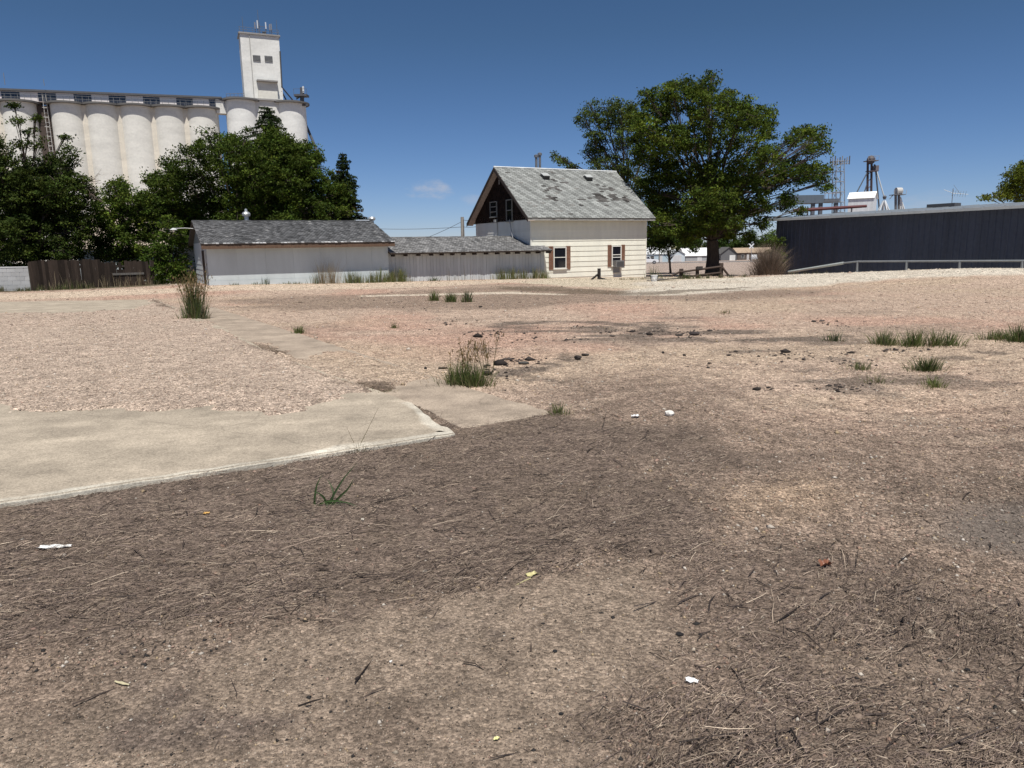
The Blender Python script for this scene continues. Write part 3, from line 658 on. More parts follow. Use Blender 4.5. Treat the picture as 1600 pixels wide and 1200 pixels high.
for i in range(6): mb.box(GW - 1.65 + i * .2, GW - 1.65 + i * .2 + .19, -.045 - R.uniform(0, .012), -.019, gz0, 1.72, jit((.055, .042, .035), .3), lf)
mb.build('door', 'wood', garage)
mb = MB(); mb.box(GW - 1.78, GW - 1.66, -.05, -.019, gz0, 1.8, (.55, .57, .56), lf); mb.box(GW - .44, GW - .34, -.05, -.019, gz0, 1.8, (.55, .57, .56), lf); mb.box(GW - 1.78, GW - .34, -.052, -.019, 1.8, 1.9, (.55, .57, .56), lf); mb.build('door_frame', 'paint', garage)
mb = MB(); b = np.array(lf.p(GW / 2, -.02, 2.72)); e = b + np.array((-.9, -.45, .02)); mb.tube([b, (b + e) / 2 + (0, 0, .03), e], .018, (.55, .56, .55))
arm = mb.build('lamp_arm', 'dullmetal', garage)
mb = MB(); mb.lathe(e, [(.001, .03), (.05, .02), (.17, -.06), (.16, -.065), (.04, -.0), (.001, .0)], (.5, .52, .5), 16); mb.lathe(e, [(.05, -.05), (.06, -.11), (.03, -.16), (.001, -.17)], (.75, .75, .72), 12); mb.build('lamp_shade', 'dullmetal', arm)
def turbine(fr, px, y, zr, h, parent, cap):
    mb = MB(); x = fr.xpx(px, y, zr + .3); b = fr.p(x, y, zr - .1)
    mb.lathe(b, [(.10, 0), (.10, h * .55), (.17, h * .55), (.20, h * .68), (.15, h * .8), (.07, h * .84), (.06, h), (.001, h + .02)] if cap else [(.09, 0), (.09, h * .5), (.15, h * .55), (.19, h * .75), (.15, h * .95), (.001, h)], (.50, .51, .51), 16); mb.build('roof_vent', 'metal', parent)
turbine(gf_, 385, GW / 2 + .2, 3.0, .75, groof, True); turbine(gf_, 581, GW / 2 + .1, 3.0, .42, groof, False)
mb = MB(); x = gf_.xpx(565, GW / 2, 3.1); mb.box(x - .35, x + .35, GW / 2 - .2, GW / 2 + .2, 3.09, 3.15, (.62, .64, .65), gf_); mb.build('ridge_patch', 'metal', groof)

sx1 = gf_.xpx(850, .25, 1); SW = 5.2
sf = Frame(gf_.p(0, .25, 0), TH)
lz = float(zf(*sf.p((GL + sx1) / 2, -.4, 0)[:2]))
lowshed, sroof, _ = shed('shed', 'lower board sided shed with weathered grey shingles between garage and house', sf, GL + .02, sx1, SW, lz - .05, 1.50, 2.20, (.235, .23, .225), (.50, .52, .52), -.02, .22, True, False, .15)

# --- dark metal building on the right
mf = Frame((*at(1211, 400, 45)[:2], 0), TH - math.pi / 2)
ML, MW, m_e = 34.0, 14.0, 3.02
mz = -.9
metal_b = thing('metal_building', 'long dark blue ribbed metal building with pale grey roof', 'building', mf.p(ML / 2, MW / 2, 0))
mb = MB(); xs = []
x = 0.0; dkb = (.047, .057, .086)
while x < ML:
    for (dx, y) in ((0, 0), (.20, 0), (.225, -.032), (.265, -.032), (.29, 0)):
        xs.append((x + dx, y))
    x += .305
for i in range(len(xs) - 1):
    (a, ya), (b, yb) = xs[i], xs[i + 1]
    mb.add([mf.p(a, ya, mz), mf.p(b, yb, mz), mf.p(b, yb, m_e + .02), mf.p(a, ya, m_e + .02)], [(0, 1, 2, 3)], dkb)
mb.box(0, xs[-1][0], .004, MW, mz, m_e - .01, dkb, mf)
mb.build('wall', 'siding', metal_b)
mb = MB(); rs = .42 / (MW / 2)
deck(mb, mf, -.35, ML, -.42, m_e + .03, MW / 2, m_e + .03 + rs * (MW / 2 + .42), .06, (.36, .38, .39)); deck(mb, mf, -.35, ML, MW + .42, m_e + .03, MW / 2, m_e + .03 + rs * (MW / 2 + .42), .06, (.36, .38, .39))
x = -.35
while x < ML:                                 # standing ribs
    P = []
    for h in (0.0, .035):
        for (xx, yy) in ((x, -.44), (x + .05, -.44), (x + .05, MW / 2), (x, MW / 2)): P.append(mf.p(xx, yy, m_e + .031 + rs * (yy + .42) + h))
    mb.hexa(P, (.40, .42, .43)); x += .91
mroof = mb.build('roof', 'metal', metal_b); mroof['label'] = 'pale grey ribbed metal roof'
mb = MB(); x = -.35
mb.box(-.36, ML, -.452, -.424, m_e - .10, m_e + .028, (.42, .44, .45), mf)
mb.build('gutter', 'dullmetal', mroof)
def rx(px, y, z): return mf.xpx(px, y, z)
def rooft(y): return m_e + .03 + rs * (y + .42)
mb = MB(); y = 6.0; x = rx(1481, y, 4.0)
mb.box(x - 1.0, x + .6, y - .3, y + .3, rooft(y) + .02, rooft(y) + .2, (.07, .07, .075), mf); mb.build('roof_unit', 'dullmetal', mroof)
mb = MB(); x = rx(1489, y, 4.3); b = np.array(mf.p(x, y, rooft(y)))
mb.tube([b, b + (0, 0, 1.0)], .018, (.25, .25, .26)); c = b + (0, 0, .75); ax = np.array((-.75, .35, .38)); n = np.array((.3, .9, 0))
mb.tube([c - ax * .1, c + ax * -.55 * -1], .012, (.28, .28, .28)); mb.tube([c, c + np.array((.75, -.2, -.1))], .012, (.28, .28, .28))
for k in range(6):
    q = c + np.array((.75, -.2, -.1)) * (k / 6); l = .32 - .03 * k; mb.tube([q - n * l * .5 + (0, 0, .15), q + n * l * .5 - (0, 0, .15)], .008, (.3, .3, .3))
mb.tube([c + (-.0, 0, .45), c + (.4, -.1, -.1)], .008, (.3, .3, .3)); mb.build('television_antenna', 'metal', mroof)

# --- pale pipe rail with a ramp in front of the metal building
y = -1.6; pr = []
for (px, py) in ((1232, 425), (1318, 411)): x = mf.xpx(px, y, .4); q = mf.p(x, y, 0); pr.append(at(px, py, q[1]))
for px in (1318, 1340, 1417, 1500, 1598, 1700): x = mf.xpx(px, y, .4); pr.append(at(px, 411 if px == 1318 else 408.6 - (px - 1340) * .004, mf.p(x, y, 0)[1]))
railing = thing('pipe_railing', 'pale pipe railing with sloping end in front of dark metal building', 'railing', (pr[4][0], pr[4][1], float(zf(pr[4][0], pr[4][1]))))
mb = MB(); mb.tube([pr[0], pr[1]], .07, (.36, .39, .38), 8); mb.tube(pr[2:], .045, (.20, .21, .22), 8); mb.build('rail', 'dullmetal', railing)
for q in pr[3:]:
    mb = MB(); mb.tube([q, (q[0], q[1], float(zf(q[0], q[1])) - .2)], .06, (.2, .21, .22), 8); mb.build('post', 'dullmetal', railing)

# --- dark picket fence, block wall and pale house on the left
fa, fb = at(50, 452, 34.0), at(240, 450, 36.5)
th = math.atan2(fb[1] - fa[1], fb[0] - fa[0]); ff = Frame((fa[0], fa[1], 0), th); FL = math.hypot(*(fb - fa)[:2])
fence = thing('picket_fence', 'dark weathered board fence with leaning pickets under trees', 'fence', ff.p(FL / 2, 0, float(zf(*ff.p(FL / 2, 0, 0)[:2]))))
mb = MB(); x = 0; 
while x < FL:
    w_ = R.uniform(.11, .15); z = float(zf(*ff.p(x, 0, 0)[:2])); broken = x / FL > .62
    hgt = (1.36 if x / FL < .55 else 1.2) + R.uniform(-.05, .03)
    if R.random() < .05: hgt *= .7
    zb0 = z - .05 if not (broken and R.random() < .2) else z + R.uniform(.1, .5)
    ln_ = R.uniform(-.014, .014); c = jit((.034, .025, .02), .45)
    yo = -R.uniform(0, .02); P = [ff.p(x, yo, zb0), ff.p(x + w_, yo, zb0), ff.p(x + w_, .025, zb0), ff.p(x, .025, zb0), ff.p(x + ln_, yo, z + hgt), ff.p(x + w_ + ln_, yo, z + hgt), ff.p(x + w_ + ln_, .025, z + hgt), ff.p(x + ln_, .025, z + hgt)]
    mb.hexa(P, c); x += w_ - .005
mb.build('board_panel', 'wood', fence)
for zz in (.35, 1.0):
    mb = MB(); mb.box(0, FL, .03, .08, zz, zz + .09, (.05, .042, .036), ff); mb.build('rail', 'wood', fence)
mb = MB(); mb.box(FL * .66, FL * .93, -.05, -.006, .62, .72, (.13, .12, .11), ff); r_ = mb.build('rail', 'wood', fence); r_['label'] = 'pale loose rail'
for k in range(4):
    mb = MB(); xx = FL * k / 3; mb.box(xx - .05, xx + .05, .085, .185, -.2, 1.3, (.06, .05, .04), ff); mb.build('post', 'wood', fence)
wa, wb = at(-170, 456, 34.5), at(49, 453, 34.5)
wf = Frame((wa[0], wa[1], 0), math.atan2((wb - wa)[1], (wb - wa)[0])); WL = math.hypot(*(wb - wa)[:2])
mb = MB()
for k in range(6):
    xo = 0 if k % 2 else -.2
    while xo < WL:
        a, b = max(0, xo), min(WL, xo + .39)
        if b - a > .04: mb.box(a, b - .01, -.0 - R.uniform(0, .004), .2, -.12 + k * .2, -.12 + k * .2 + .19, jit((.42, .42, .42), .1), wf)
        xo += .4
mb.box(0, WL, .012, .188, -.3, 1.06, (.5, .5, .5), wf); mb.box(-.01, WL, -.015, .215, 1.082, 1.13, (.58, .58, .58), wf)
bw = mb.build('block_wall', 'paint', None, origin=wf.p(WL / 2, .1, 0)); tag(bw, 'whitewashed block wall left of the dark board fence', 'wall')

def simple_house(name, label, cat, px0, px1, d, py_base, wall_h, roof_h, W, wallc, roofc, th=0.0, eave=.3, doors=(), windows=(), gable_front=False, group=None, wmat='paint', rmat='shingle', doorc=(.6, .6, .6)):
    a, b = at(px0, py_base, d), at(px1, py_base, d); zb = min(a[2], float(zf(a[0], a[1]))) if py_base < 439 else float(zf(a[0], a[1])); fr = Frame((a[0], a[1], zb), th)
    Lx = b[0] - a[0]; t = thing(name, label, cat, fr.p(Lx / 2, W / 2, 0), group)
    mb = MB(); mb.box(0, Lx, 0, W, -.5, wall_h, wallc, fr)
    if gable_front:
        mb.add([fr.p(0, -.002, wall_h), fr.p(Lx, -.002, wall_h), fr.p(Lx / 2, -.002, wall_h + roof_h)], [(0, 1, 2)], wallc)
    else:
        for x in (0, Lx): mb.add([fr.p(x, 0, wall_h), fr.p(x, W, wall_h), fr.p(x, W / 2, wall_h + roof_h)], [(0, 1, 2)], wallc)
    mb.build('wall', wmat, t)
    mb = MB()
    if gable_front:
        for (xa, xb) in ((-eave, Lx / 2), (Lx + eave, Lx / 2)):
            s = roof_h / (Lx / 2); za = wall_h - eave * s + .06
            P = [fr.p(xa, -eave, za), fr.p(xb, -eave, wall_h + roof_h + .06), fr.p(xb, W + eave, wall_h + roof_h + .06), fr.p(xa, W + eave, za)]
            if xa > xb: P = [P[1], P[0], P[3], P[2]]
            mb.hexa([tuple(np.array(p) - (0, 0, .12)) for p in P] + P, roofc)
    else:
        s = roof_h / (W / 2); za = wall_h - eave * s + .08
        for ys in (-eave, W + eave): deck(mb, fr, -eave, Lx + eave, ys, za, W / 2, wall_h + roof_h + .08, .12, roofc)
    mb.build('roof', rmat, t)
    for (u0, u1, z1) in doors:
        mb = MB(); mb.box(Lx * u0, Lx * u1, -.05, -.003, .02, z1, doorc, fr)
        n = 4
        for k in range(n): mb.box(Lx * u0 + .1, Lx * u1 - .1, -.065, -.051, .1 + k * (z1 - .1) / n, (k + 1) * (z1 - .1) / n - .02, tuple(c * .93 for c in doorc), fr)
        mb.build('door', 'paint', t)
    for (u0, u1, z0, z1) in windows: window(fr, 'window', t, Lx * u0, Lx * u1, z0, z1, -.004, (.6, .6, .58), (.015, .016, .02))
    return t
simple_house('cottage', 'pale cottage with tan roof half hidden behind the trees by the fence', 'house', 126, 262, 47, 440, 2.3, 2.6, 8, (.62, .68, .72), (.40, .335, .27), eave=.4, windows=((.18, .28, .9, 1.9), (.6, .72, .9, 1.9)))

# --- houses and sheds across the yard
simple_house('town_garage', 'pale blue house with white metal roof beyond white pickup', 'house', 1010, 1050, 228, 408, 2.5, 2.0, 9, (.42, .52, .58), (.66, .67, .67), windows=((.15, .3, .9, 1.9),), doors=((.5, .62, 2.0),), rmat='dullmetal')
simple_house('town_garage', 'small white gabled garage between the pale blue house and white barn', 'garage', 1048, 1070, 226, 408, 2.4, 1.3, 8, (.52, .58, .62), (.62, .64, .64), gable_front=True, doors=((.15, .75, 2.0),), rmat='dullmetal')
simple_house('barn', 'long white roofed barn left of the big tree trunk', 'barn', 1071, 1112, 236, 408, 1.7, 2.4, 12, (.34, .35, .36), (.72, .72, .71), doors=((.45, .62, 1.5),), rmat='dullmetal')
simple_house('town_house', 'dark grey gabled house right of the big tree trunk', 'house', 1126, 1151, 232, 407.5, 2.3, 1.9, 8, (.14, .14, .145), (.11, .105, .10), gable_front=True, doors=((.55, .9, 1.7),), doorc=(.74, .74, .72))
simple_house('town_house', 'long brown roofed house behind the crossing sign', 'house', 1152, 1210, 242, 407.5, 2.6, 1.5, 9, (.115, .095, .085), (.36, .275, .20), windows=((.1, .18, .9, 1.9), (.4, .5, .9, 1.9), (.8, .88, .9, 1.9)), doors=((.25, .31, 2.0),))
simple_house('white_shed', 'low white roofed building beyond the sheds', 'building', 600, 642, 92, 384, 2.6, 1.0, 9, (.55, .55, .55), (.74, .75, .75), rmat='dullmetal')

# --- grain silos in a row, gallery on top
SA, SB = at(105, 157.5, 150), at(316, 166.5, 157)
n_s = 5; step = (SB - SA) / (n_s - 1 - .06); sth = math.atan2(step[1], step[0]); sp_ = math.hypot(step[0], step[1]); rad = sp_ * .5
ztop = float((SA[2] + SB[2]) / 2); zsb = -3.0
CON, CON2 = (.71, .69, .63), (.70, .665, .58)
_v = SA[:2] / np.linalg.norm(SA[:2]); rf_ = Frame((SA[0] + _v[0] * rad, SA[1] + _v[1] * rad, 0), sth)       # centres of the cylinders run along local x
row = thing('grain_silo_row', 'row of tall white concrete grain silos with long gallery on top', 'grain silos', rf_.p(sp_ * 2, 0, zsb))
for k in (-2.36, -1.36, 0, 1, 2, 3, 4):
    mb = MB(); c = rf_.p(k * sp_, 0, zsb); hgt = ztop - zsb
    mb.lathe(c, [(rad, 0), (rad, hgt - .3)], jit(CON, .03), 48)
    s_ = mb.build('silo', 'concrete', row, smooth_=True)
    mb = MB(); mb.lathe((c[0], c[1], ztop - .31), [(rad - .2, 0), (rad + .8, 0), (rad + .8, .34), (0.01, .36)], (.14, .135, .13), 48); mb.build('roof_slab', 'concrete', s_)
for k in (-1.86, .5, 1.5, 2.5, 3.5):            # flat infill strips between neighbours
    mb = MB(); mb.box(k * sp_ - .55, k * sp_ + .55, -rad * .52, rad * .4, zsb, ztop - .35, (.65, .60, .51), rf_); mb.build('infill_wall', 'concrete', row)
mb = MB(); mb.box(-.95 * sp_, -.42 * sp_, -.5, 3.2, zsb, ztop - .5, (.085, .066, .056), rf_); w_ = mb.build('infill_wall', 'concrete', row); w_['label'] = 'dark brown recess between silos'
mb = MB(); xl = -.5 * sp_ - .45                 # caged ladder by the gap
for dx in (-.3, .3): mb.box(xl + dx - .05, xl + dx + .05, -rad * .5, -rad * .5 + .1, 5, ztop + 2.2, (.45, .43, .40), rf_)
for k in range(int((ztop - 5) / .9)):
    z = 5 + k * .9; mb.box(xl - .3, xl + .3, -rad * .5 + .02, -rad * .5 + .07, z, z + .06, (.45, .43, .4), rf_)
    if k % 2 == 0: mb.box(xl - .45, xl + .45, -rad * .5 - .6, -rad * .5 - .55, z, z + .08, (.5, .48, .45), rf_); mb.box(xl - .45, xl - .40, -rad * .5 - .6, -rad * .5, z, z + .08, (.5, .48, .45), rf_); mb.box(xl + .40, xl + .45, -rad * .5 - .6, -rad * .5, z, z + .08, (.5, .48, .45), rf_)
mb.build('ladder', 'dullmetal', row)
gx0, gx1 = -3.4 * sp_, 4.63 * sp_; gh = 1.9; gy0 = -rad * .42
mb = MB(); mb.box(gx0, gx1, gy0, 2.2, ztop + .05, ztop + gh - .05, (.74, .68, .65), rf_); gal = mb.build('gallery', 'concrete', row)
mb = MB(); mb.box(gx0 - .2, gx1 + .2, gy0 - .5, 2.6, ztop + gh - .04, ztop + gh + .32, (.10, .10, .105), rf_); mb.build('gallery_roof', 'dullmetal', gal)
for k in np.arange(-3.2, 4.5, .5):
    if int(round(k * 2)) % 2 == 0:
        mb = MB(); x = (k + .45) * sp_; mb.box(x, x + sp_ * .5, gy0 - .03, gy0 - .004, ztop + .15, ztop + 1.7, (.035, .037, .045), rf_)
        for i in range(1, 4): mb.box(x + sp_ * .12 * i - .04, x + sp_ * .12 * i + .04, gy0 - .06, gy0 - .031, ztop + .15, ztop + 1.7, (.12, .12, .12), rf_)
        mb.build('gallery_window', 'glass', gal)
mb = MB()
for z in (.55, 1.1): mb.box(gx0, gx1, -rad * .86, -rad * .86 + .04, ztop + z, ztop + z + .035, (.3, .3, .3), rf_)
for k in range(46): x = gx0 + (gx1 - gx0) * k / 45; mb.box(x, x + .06, -rad * .86 + .07, -rad * .86 + .12, ztop + .04, ztop + 1.15, (.24, .24, .24), rf_)
mb.build('roof_railing', 'dullmetal', row)
mb = MB(); x = gf0 = (-.5 * sp_); b = rf_.p(x, -2.2, ztop + 2.9)
mb.tube([b, (b[0], b[1], b[2] + 1.2)], .05, (.2, .2, .2)); mb.build('roof_mast', 'dullmetal', gal); mb = MB(); b = rf_.p(-1.6 * sp_, -1.5, ztop + 2.9); mb.tube([b, (b[0], b[1], b[2] + 2.2)], .05, (.2, .2, .2)); mb.build('roof_mast', 'dullmetal', gal)

# --- elevator head house with two silos
EA, EB = at(376, 152.5, 159), at(455, 157.5, 163); eth = math.atan2(EB[1] - EA[1], EB[0] - EA[0])
er = (at(400, 152, 159) - at(352, 152, 159))[0] / 2; ez = float((EA[2] + EB[2]) / 2)
_v = EA[:2] / np.linalg.norm(EA[:2]); ef = Frame((EA[0] + _v[0] * er, EA[1] + _v[1] * er, 0), eth); el = math.hypot(*(EB - EA)[:2])
elev = thing('grain_elevator', 'tall white concrete elevator tower rising above two silos', 'grain elevator', ef.p(el / 2, 0, zsb))
for x in (0, el):
    mb = MB(); c = ef.p(x, 0, zsb); mb.lathe(c, [(er, 0), (er, ez - zsb - .3)], jit((.72, .715, .68), .02), 48); s_ = mb.build('silo', 'concrete', elev, smooth_=True)
    mb = MB(); mb.lathe((c[0], c[1], ez - .31), [(er - .2, 0), (er + .8, 0), (er + .8, .34), (.01, .36)], (.14, .135, .13), 48); mb.build('roof_slab', 'concrete', s_)
mb = MB(); mb.box(er * .55, el - er * .55, -er * .55, er * .9, zsb, ez - .03, (.62, .61, .57), ef); mb.box(er * .6, el - er * .6, -er * .55 - .5, er * .9, ez - .02, ez + .3, (.33, .32, .31), ef); mb.build('infill_wall', 'concrete', elev)
tx0 = ef.xpx(381, -er * .3, 36); tx1 = ef.xpx(441, -er * .3, 36); ty0, ty1 = -er * .45, er * .95
tz = float(at(407, 52.5, ef.p((tx0 + tx1) / 2, ty0, 0)[1])[2])
mb = MB(); mb.box(tx0, tx1, ty0, ty1, ez + .3, tz - .3, (.72, .71, .67), ef)
tower = mb.build('tower', 'concrete', elev)
mb = MB(); mb.box(tx0 - .25, tx1 + .25, ty0 - .32, ty1 + .25, tz - .29, tz, (.30, .29, .28), ef); mb.build('parapet', 'concrete', tower)
def tpx(px, py): 
    x = ef.xpx(px, ty0, 45); return x, float(at(px, py, ef.p(x, ty0, 0)[1])[2])
for (a, b, c_, d_) in ((393, 86, 405, 96.5), (411.5, 87, 424, 97.5)):
    x0, z1 = tpx(a, b); x1, z0 = tpx(c_, d_)
    mb = MB(); mb.box(x0, x1, ty0 - .03, ty0 - .004, z0, z1, (.06, .06, .065), ef)
    for i in range(5): mb.box(x0 + .02, x1 - .02, ty0 - .12, ty0 - .031, z0 + (z1 - z0) * i / 5, z0 + (z1 - z0) * (i + .55) / 5, (.20, .20, .20), ef)
    mb.build('louvre', 'dullmetal', tower)
x0, z1 = tpx(397, 126); x1, z0 = tpx(427.5, 154)
mb = MB(); mb.box(x0, x1, ty0 - .6, ty0 - .004, ez + .31, z1 - .3, (.68, .66, .59), ef); mb.box(x0 - .15, x1 + .15, ty0 - 1.35, ty0 - .004, z1 - .29, z1, (.27, .26, .25), ef); mb.build('doghouse', 'concrete', tower)
mb = MB(); x_, _ = tpx(390, 100); mb.tube([ef.p(x_, ty0 - .12, ez + .4), ef.p(x_, ty0 - .12, tz - .4)], .07, (.40, .39, .37)); mb.build('conduit', 'dullmetal', tower)
mb = MB()
for (px, y0) in ((378, ty0), (436, ty0), (378, ty1), (436, ty1)): pass
for yy in (ty0, ty1):
    for z in (.5, 1.0): mb.box(tx0 - .2, tx1 + .2, yy - .02, yy + .02, tz + z, tz + z + .05, (.15, .15, .16), ef)
    for k in range(7): x = tx0 + (tx1 - tx0) * k / 6; mb.box(x - .03, x + .03, yy + .021, yy + .07, tz + .004, tz + 1.06, (.15, .15, .16), ef)
mb.build('roof_railing', 'dullmetal', tower)
def tx(px): return ef.xpx(px, ty0 + .4, 50)
for (px, top) in ((378, 26), (403, 15), (431.5, 31), (404.5, 35)):
    x = tx(px); d_ = ef.p(x, ty0 + .4, 0); zt = float(at(px, top, d_[1])[2]); mb = MB(); mb.tube([ef.p(x, ty0 + .4, tz), ef.p(x, ty0 + .4, zt)], [.07, .035], (.12, .13, .15)); mb.build('antenna', 'dullmetal', tower)
for (px, z0, hgt) in ((397, .8, 1.4), (401, 1.0, 1.6), (414, 1.1, 1.3), (420, .7, 1.4), (422.5, .9, 1.3)):
    x = tx(px); mb = MB(); mb.box(x - .12, x + .12, ty0 + .1, ty0 + .25, tz + z0, tz + z0 + hgt, (.55, .58, .62) if px in (414, 401) else (.2, .21, .24), ef); mb.tube([ef.p(x, ty0 + .32, tz), ef.p(x, ty0 + .32, tz + z0 + hgt)], .05, (.14, .14, .16)); mb.build('panel_antenna', 'dullmetal', tower)
mb = MB(); a = tx(395); b = tx(424); mb.box(a, b, ty0 + .3, ty0 + .36, tz + 1.5, tz + 1.58, (.13, .13, .15), ef); mb.box(tx(408), tx(414), ty0 + .1, ty0 + .7, tz + .02, tz + .5, (.10, .10, .11), ef); mb.build('antenna_bracket', 'dullmetal', tower)
mb = MB()                                       # bridge joining the gallery to the head house
bx0, bx1 = at(338, 160, 158), at(356, 160, 159); bf = Frame((bx0[0], bx0[1], 0), math.atan2((bx1 - bx0)[1], (bx1 - bx0)[0]))
bz1, bz0 = at(340, 153, 158)[2], at(340, 175, 158)[2]
mb.box(0, math.hypot(*(bx1 - bx0)[:2]), 1.2, 3.4, bz0, bz1 - .3, (.66, .65, .61), bf); mb.box(-.05, math.hypot(*(bx1 - bx0)[:2]), 1.0, 3.6, bz1 - .29, bz1, (.14, .14, .15), bf)
mb.build('bridge', 'concrete', elev)
mb = MB()
for (p, q, r_) in (((437.5, 80, 164), (440.5, 135, 164), .16), ((439.5, 135, 164), (457, 156, 166), .15), ((439.5, 142, 164), (447, 156, 166), .15), ((477, 193, 168), (503, 253, 166), .28), ((475, 166, 168), (478, 194, 168), .28)):
    mb = MB(); mb.tube([at(*p), at(*q)], r_, (.075, .08, .09), 8); mb.build('spout_pipe', 'dullmetal', elev)
mb = MB(); c = at(471, 149, 166)
mb.box(c[0] - 1.4, c[0] + 1.4, c[1] - 1, c[1] + 1, c[2] - .3, c[2] + .1, (.09, .09, .10))
for dx in (-1.4, 1.36):
    mb.box(c[0] + dx, c[0] + dx + .05, c[1] - 1, c[1] - .95, c[2] + .11, c[2] + 1.2, (.12, .12, .13))
mb.box(c[0] - 1.4, c[0] + 1.4, c[1] - 1.06, c[1] - 1.01, c[2] + 1.1, c[2] + 1.16, (.12, .12, .13))
mb.tube([at(472, 166, 166), at(472, 137, 166)], .45, (.10, .10, .11), 8); mb.box(c[0] - .2, c[0] + 1.6, c[1] - 1.4, c[1] - .9, c[2] - 2.4, c[2] - 2.1, (.09, .09, .1))
mb.box(c[0] + .5, c[0] + .85, c[1] - .8, c[1] - .6, c[2] + .4, c[2] + 1.7, (.6, .62, .64))
mb.tube([at(463, 155, 166), at(471, 150, 166)], .12, (.09, .09, .1)); mb.tube([at(459, 157, 166), at(472, 168, 166)], .12, (.09, .09, .1))
mb.build('head_platform', 'dullmetal', elev)
mb = MB()
for z in (.5, 1.0):
    mb.tube([(ef.p(-er * .9, -er * .3, ez + z)), ef.p(tx0 - .2, -er * .8, ez + z)], .045, (.16, .16, .17))
for k in range(5): x = -er * .9 + (tx0 + er * .7) * k / 4; mb.tube([ef.p(x, -er * (.3 + .5 * k / 4), ez), ef.p(x, -er * (.3 + .5 * k / 4), ez + 1.05)], .045, (.16, .16, .17))
mb.build('roof_railing', 'dullmetal', elev)

# --- mill equipment rising behind the metal building
def lattice(mb, base, top, w0, w1, n, r_, col):
    base, top = np.array(base), np.array(top); cs = [(-1, -1), (1, -1), (1, 1), (-1, 1)]
    L4 = lambda t: [base + (top - base) * t + np.array((a, b, 0)) * ((w0 + (w1 - w0) * t) / 2) for a, b in cs]
    for k in range(n):
        A, B = L4(k / n), L4((k + 1) / n)
        for i in range(4):
            mb.tube([A[i], B[i]], r_, col, 5, False); mb.tube([A[i], B[(i + 1) % 4]], r_ * .6, col, 4, False); mb.tube([B[i], B[(i + 1) % 4]], r_ * .6, col, 4, False)
d = 300.0; tb = at(1310, 440, d); tt = at(1310, 252, d)
ct = thing('cell_tower', 'grey lattice mast topped with a wide antenna frame', 'tower', tb)
mb = MB(); lattice(mb, tb, tt, 4.2, 3.2, 12, .17, (.24, .26, .29)); mb.build('lattice_mast', 'dullmetal', ct)
mb = MB()
for dz in (0, -1.0): mb.tube([at(1296, 254, d) + (0, 0, dz), at(1327, 251, d) + (0, 0, dz)], .14, (.3, .3, .32))
for k in range(9):
    q = at(1297 + k * 3.7, 253, d); mb.box(q[0] - .16, q[0] + .16, q[1] - .5, q[1] - .2, q[2] - 1.0, q[2] + 1.3 + (k % 3) * .5, (.26, .27, .29) if k % 2 else (.10, .10, .11))
mb.build('antenna_frame', 'dullmetal', ct)
d = 200.0; tb = at(1358, 445, d); lt = at(1361, 248, d)
leg = thing('bucket_elevator', 'tall dark bucket elevator leg with angled spouts and guy braces', 'grain elevator', tb)
mb = MB()
for px in (1354.5, 1360.5): mb.tube([at(px - 1, 440, d), at(px + 1.5, 249, d)], .32, (.075, .05, .05), 4)
for k in range(16): mb.tube([at(1354 + k * .1, 438 - k * 11, d), at(1361 + k * .1, 432 - k * 11, d)], .1, (.08, .06, .06), 4, False)
mb.build('trunking', 'dullmetal', leg)
mb = MB(); mb.lathe(lt + (0, 0, -.6), [(.4, -.8), (.9, -.4), (1.0, .6), (.7, 1.2), (.001, 1.5)], (.10, .085, .09), 14); mb.build('head', 'dullmetal', leg)
mb = MB(); q = at(1361, 251, d); mb.box(q[0] - 1.4, q[0] + 1.4, q[1] - 1.4, q[1] + 1.4, q[2] - .2, q[2], (.14, .12, .12))
for a_ in (-1.4, -.5, .5, 1.4): mb.box(q[0] + a_ - .04, q[0] + a_ + .04, q[1] - 1.45, q[1] - 1.41, q[2], q[2] + 1.1, (.3, .3, .3))
mb.box(q[0] - 1.4, q[0] + 1.4, q[1] - 1.5, q[1] - 1.46, q[2] + 1.0, q[2] + 1.08, (.3, .3, .3)); q = at(1362, 267, d); mb.box(q[0] - 1.2, q[0] + 1.4, q[1] - 1.0, q[1] + 1.0, q[2] - .2, q[2], (.10, .08, .09)); mb.box(q[0] + .6, q[0] + 1.4, q[1] - 1.0, q[1] + 1.0, q[2], q[2] + 1.3, (.16, .14, .15)); mb.build('platform', 'dullmetal', leg)
for (a_, b_, c_, r_) in (((1357, 266), (1338, 302), (.10, .11, .12), .16), ((1356, 284), (1350, 302), (.09, .09, .1), .16), ((1367, 258), (1381, 306), (.62, .66, .68), .17), ((1368, 262), (1374, 328), (.09, .09, .10), .2), ((1366, 257), (1369, 264), (.08, .08, .08), .24)):
    mb = MB(); mb.tube([at(*a_, d), at(*b_, d)], r_, c_, 8); mb.build('spout', 'dullmetal', leg)
def distributor(name, label, px, py, pw, ph, d, cap):
    b = at(px, py + 90, d); t = thing(name, label, 'grain spouts', b); s = d / FPX
    mb = MB(); top = at(px, py, d)
    for k in range(9):
        a_ = 2 * math.pi * k / 9; rr = pw * s / 2; f_ = np.array((math.cos(a_) * rr, math.sin(a_) * rr, -ph * s))
        mb.tube([top + f_ * .1, top + f_, (top + f_) * (1, 1, 0) + (0, 0, b[2])], .16, (.60, .62, .64) if k % 3 else (.2, .2, .22), 6)
    mb.build('spout', 'dullmetal', t)
    mb = MB()
    if cap: mb.lathe(top, [(.6, -.2), (.75, .6), (.2, 1.2), (.001, 1.25)], (.68, .68, .67), 12)
    else: mb.lathe(top, [(.3, -.1), (.5, .6), (.001, 1.0)], (.12, .12, .13), 12)
    mb.build('hopper', 'dullmetal', t); return t
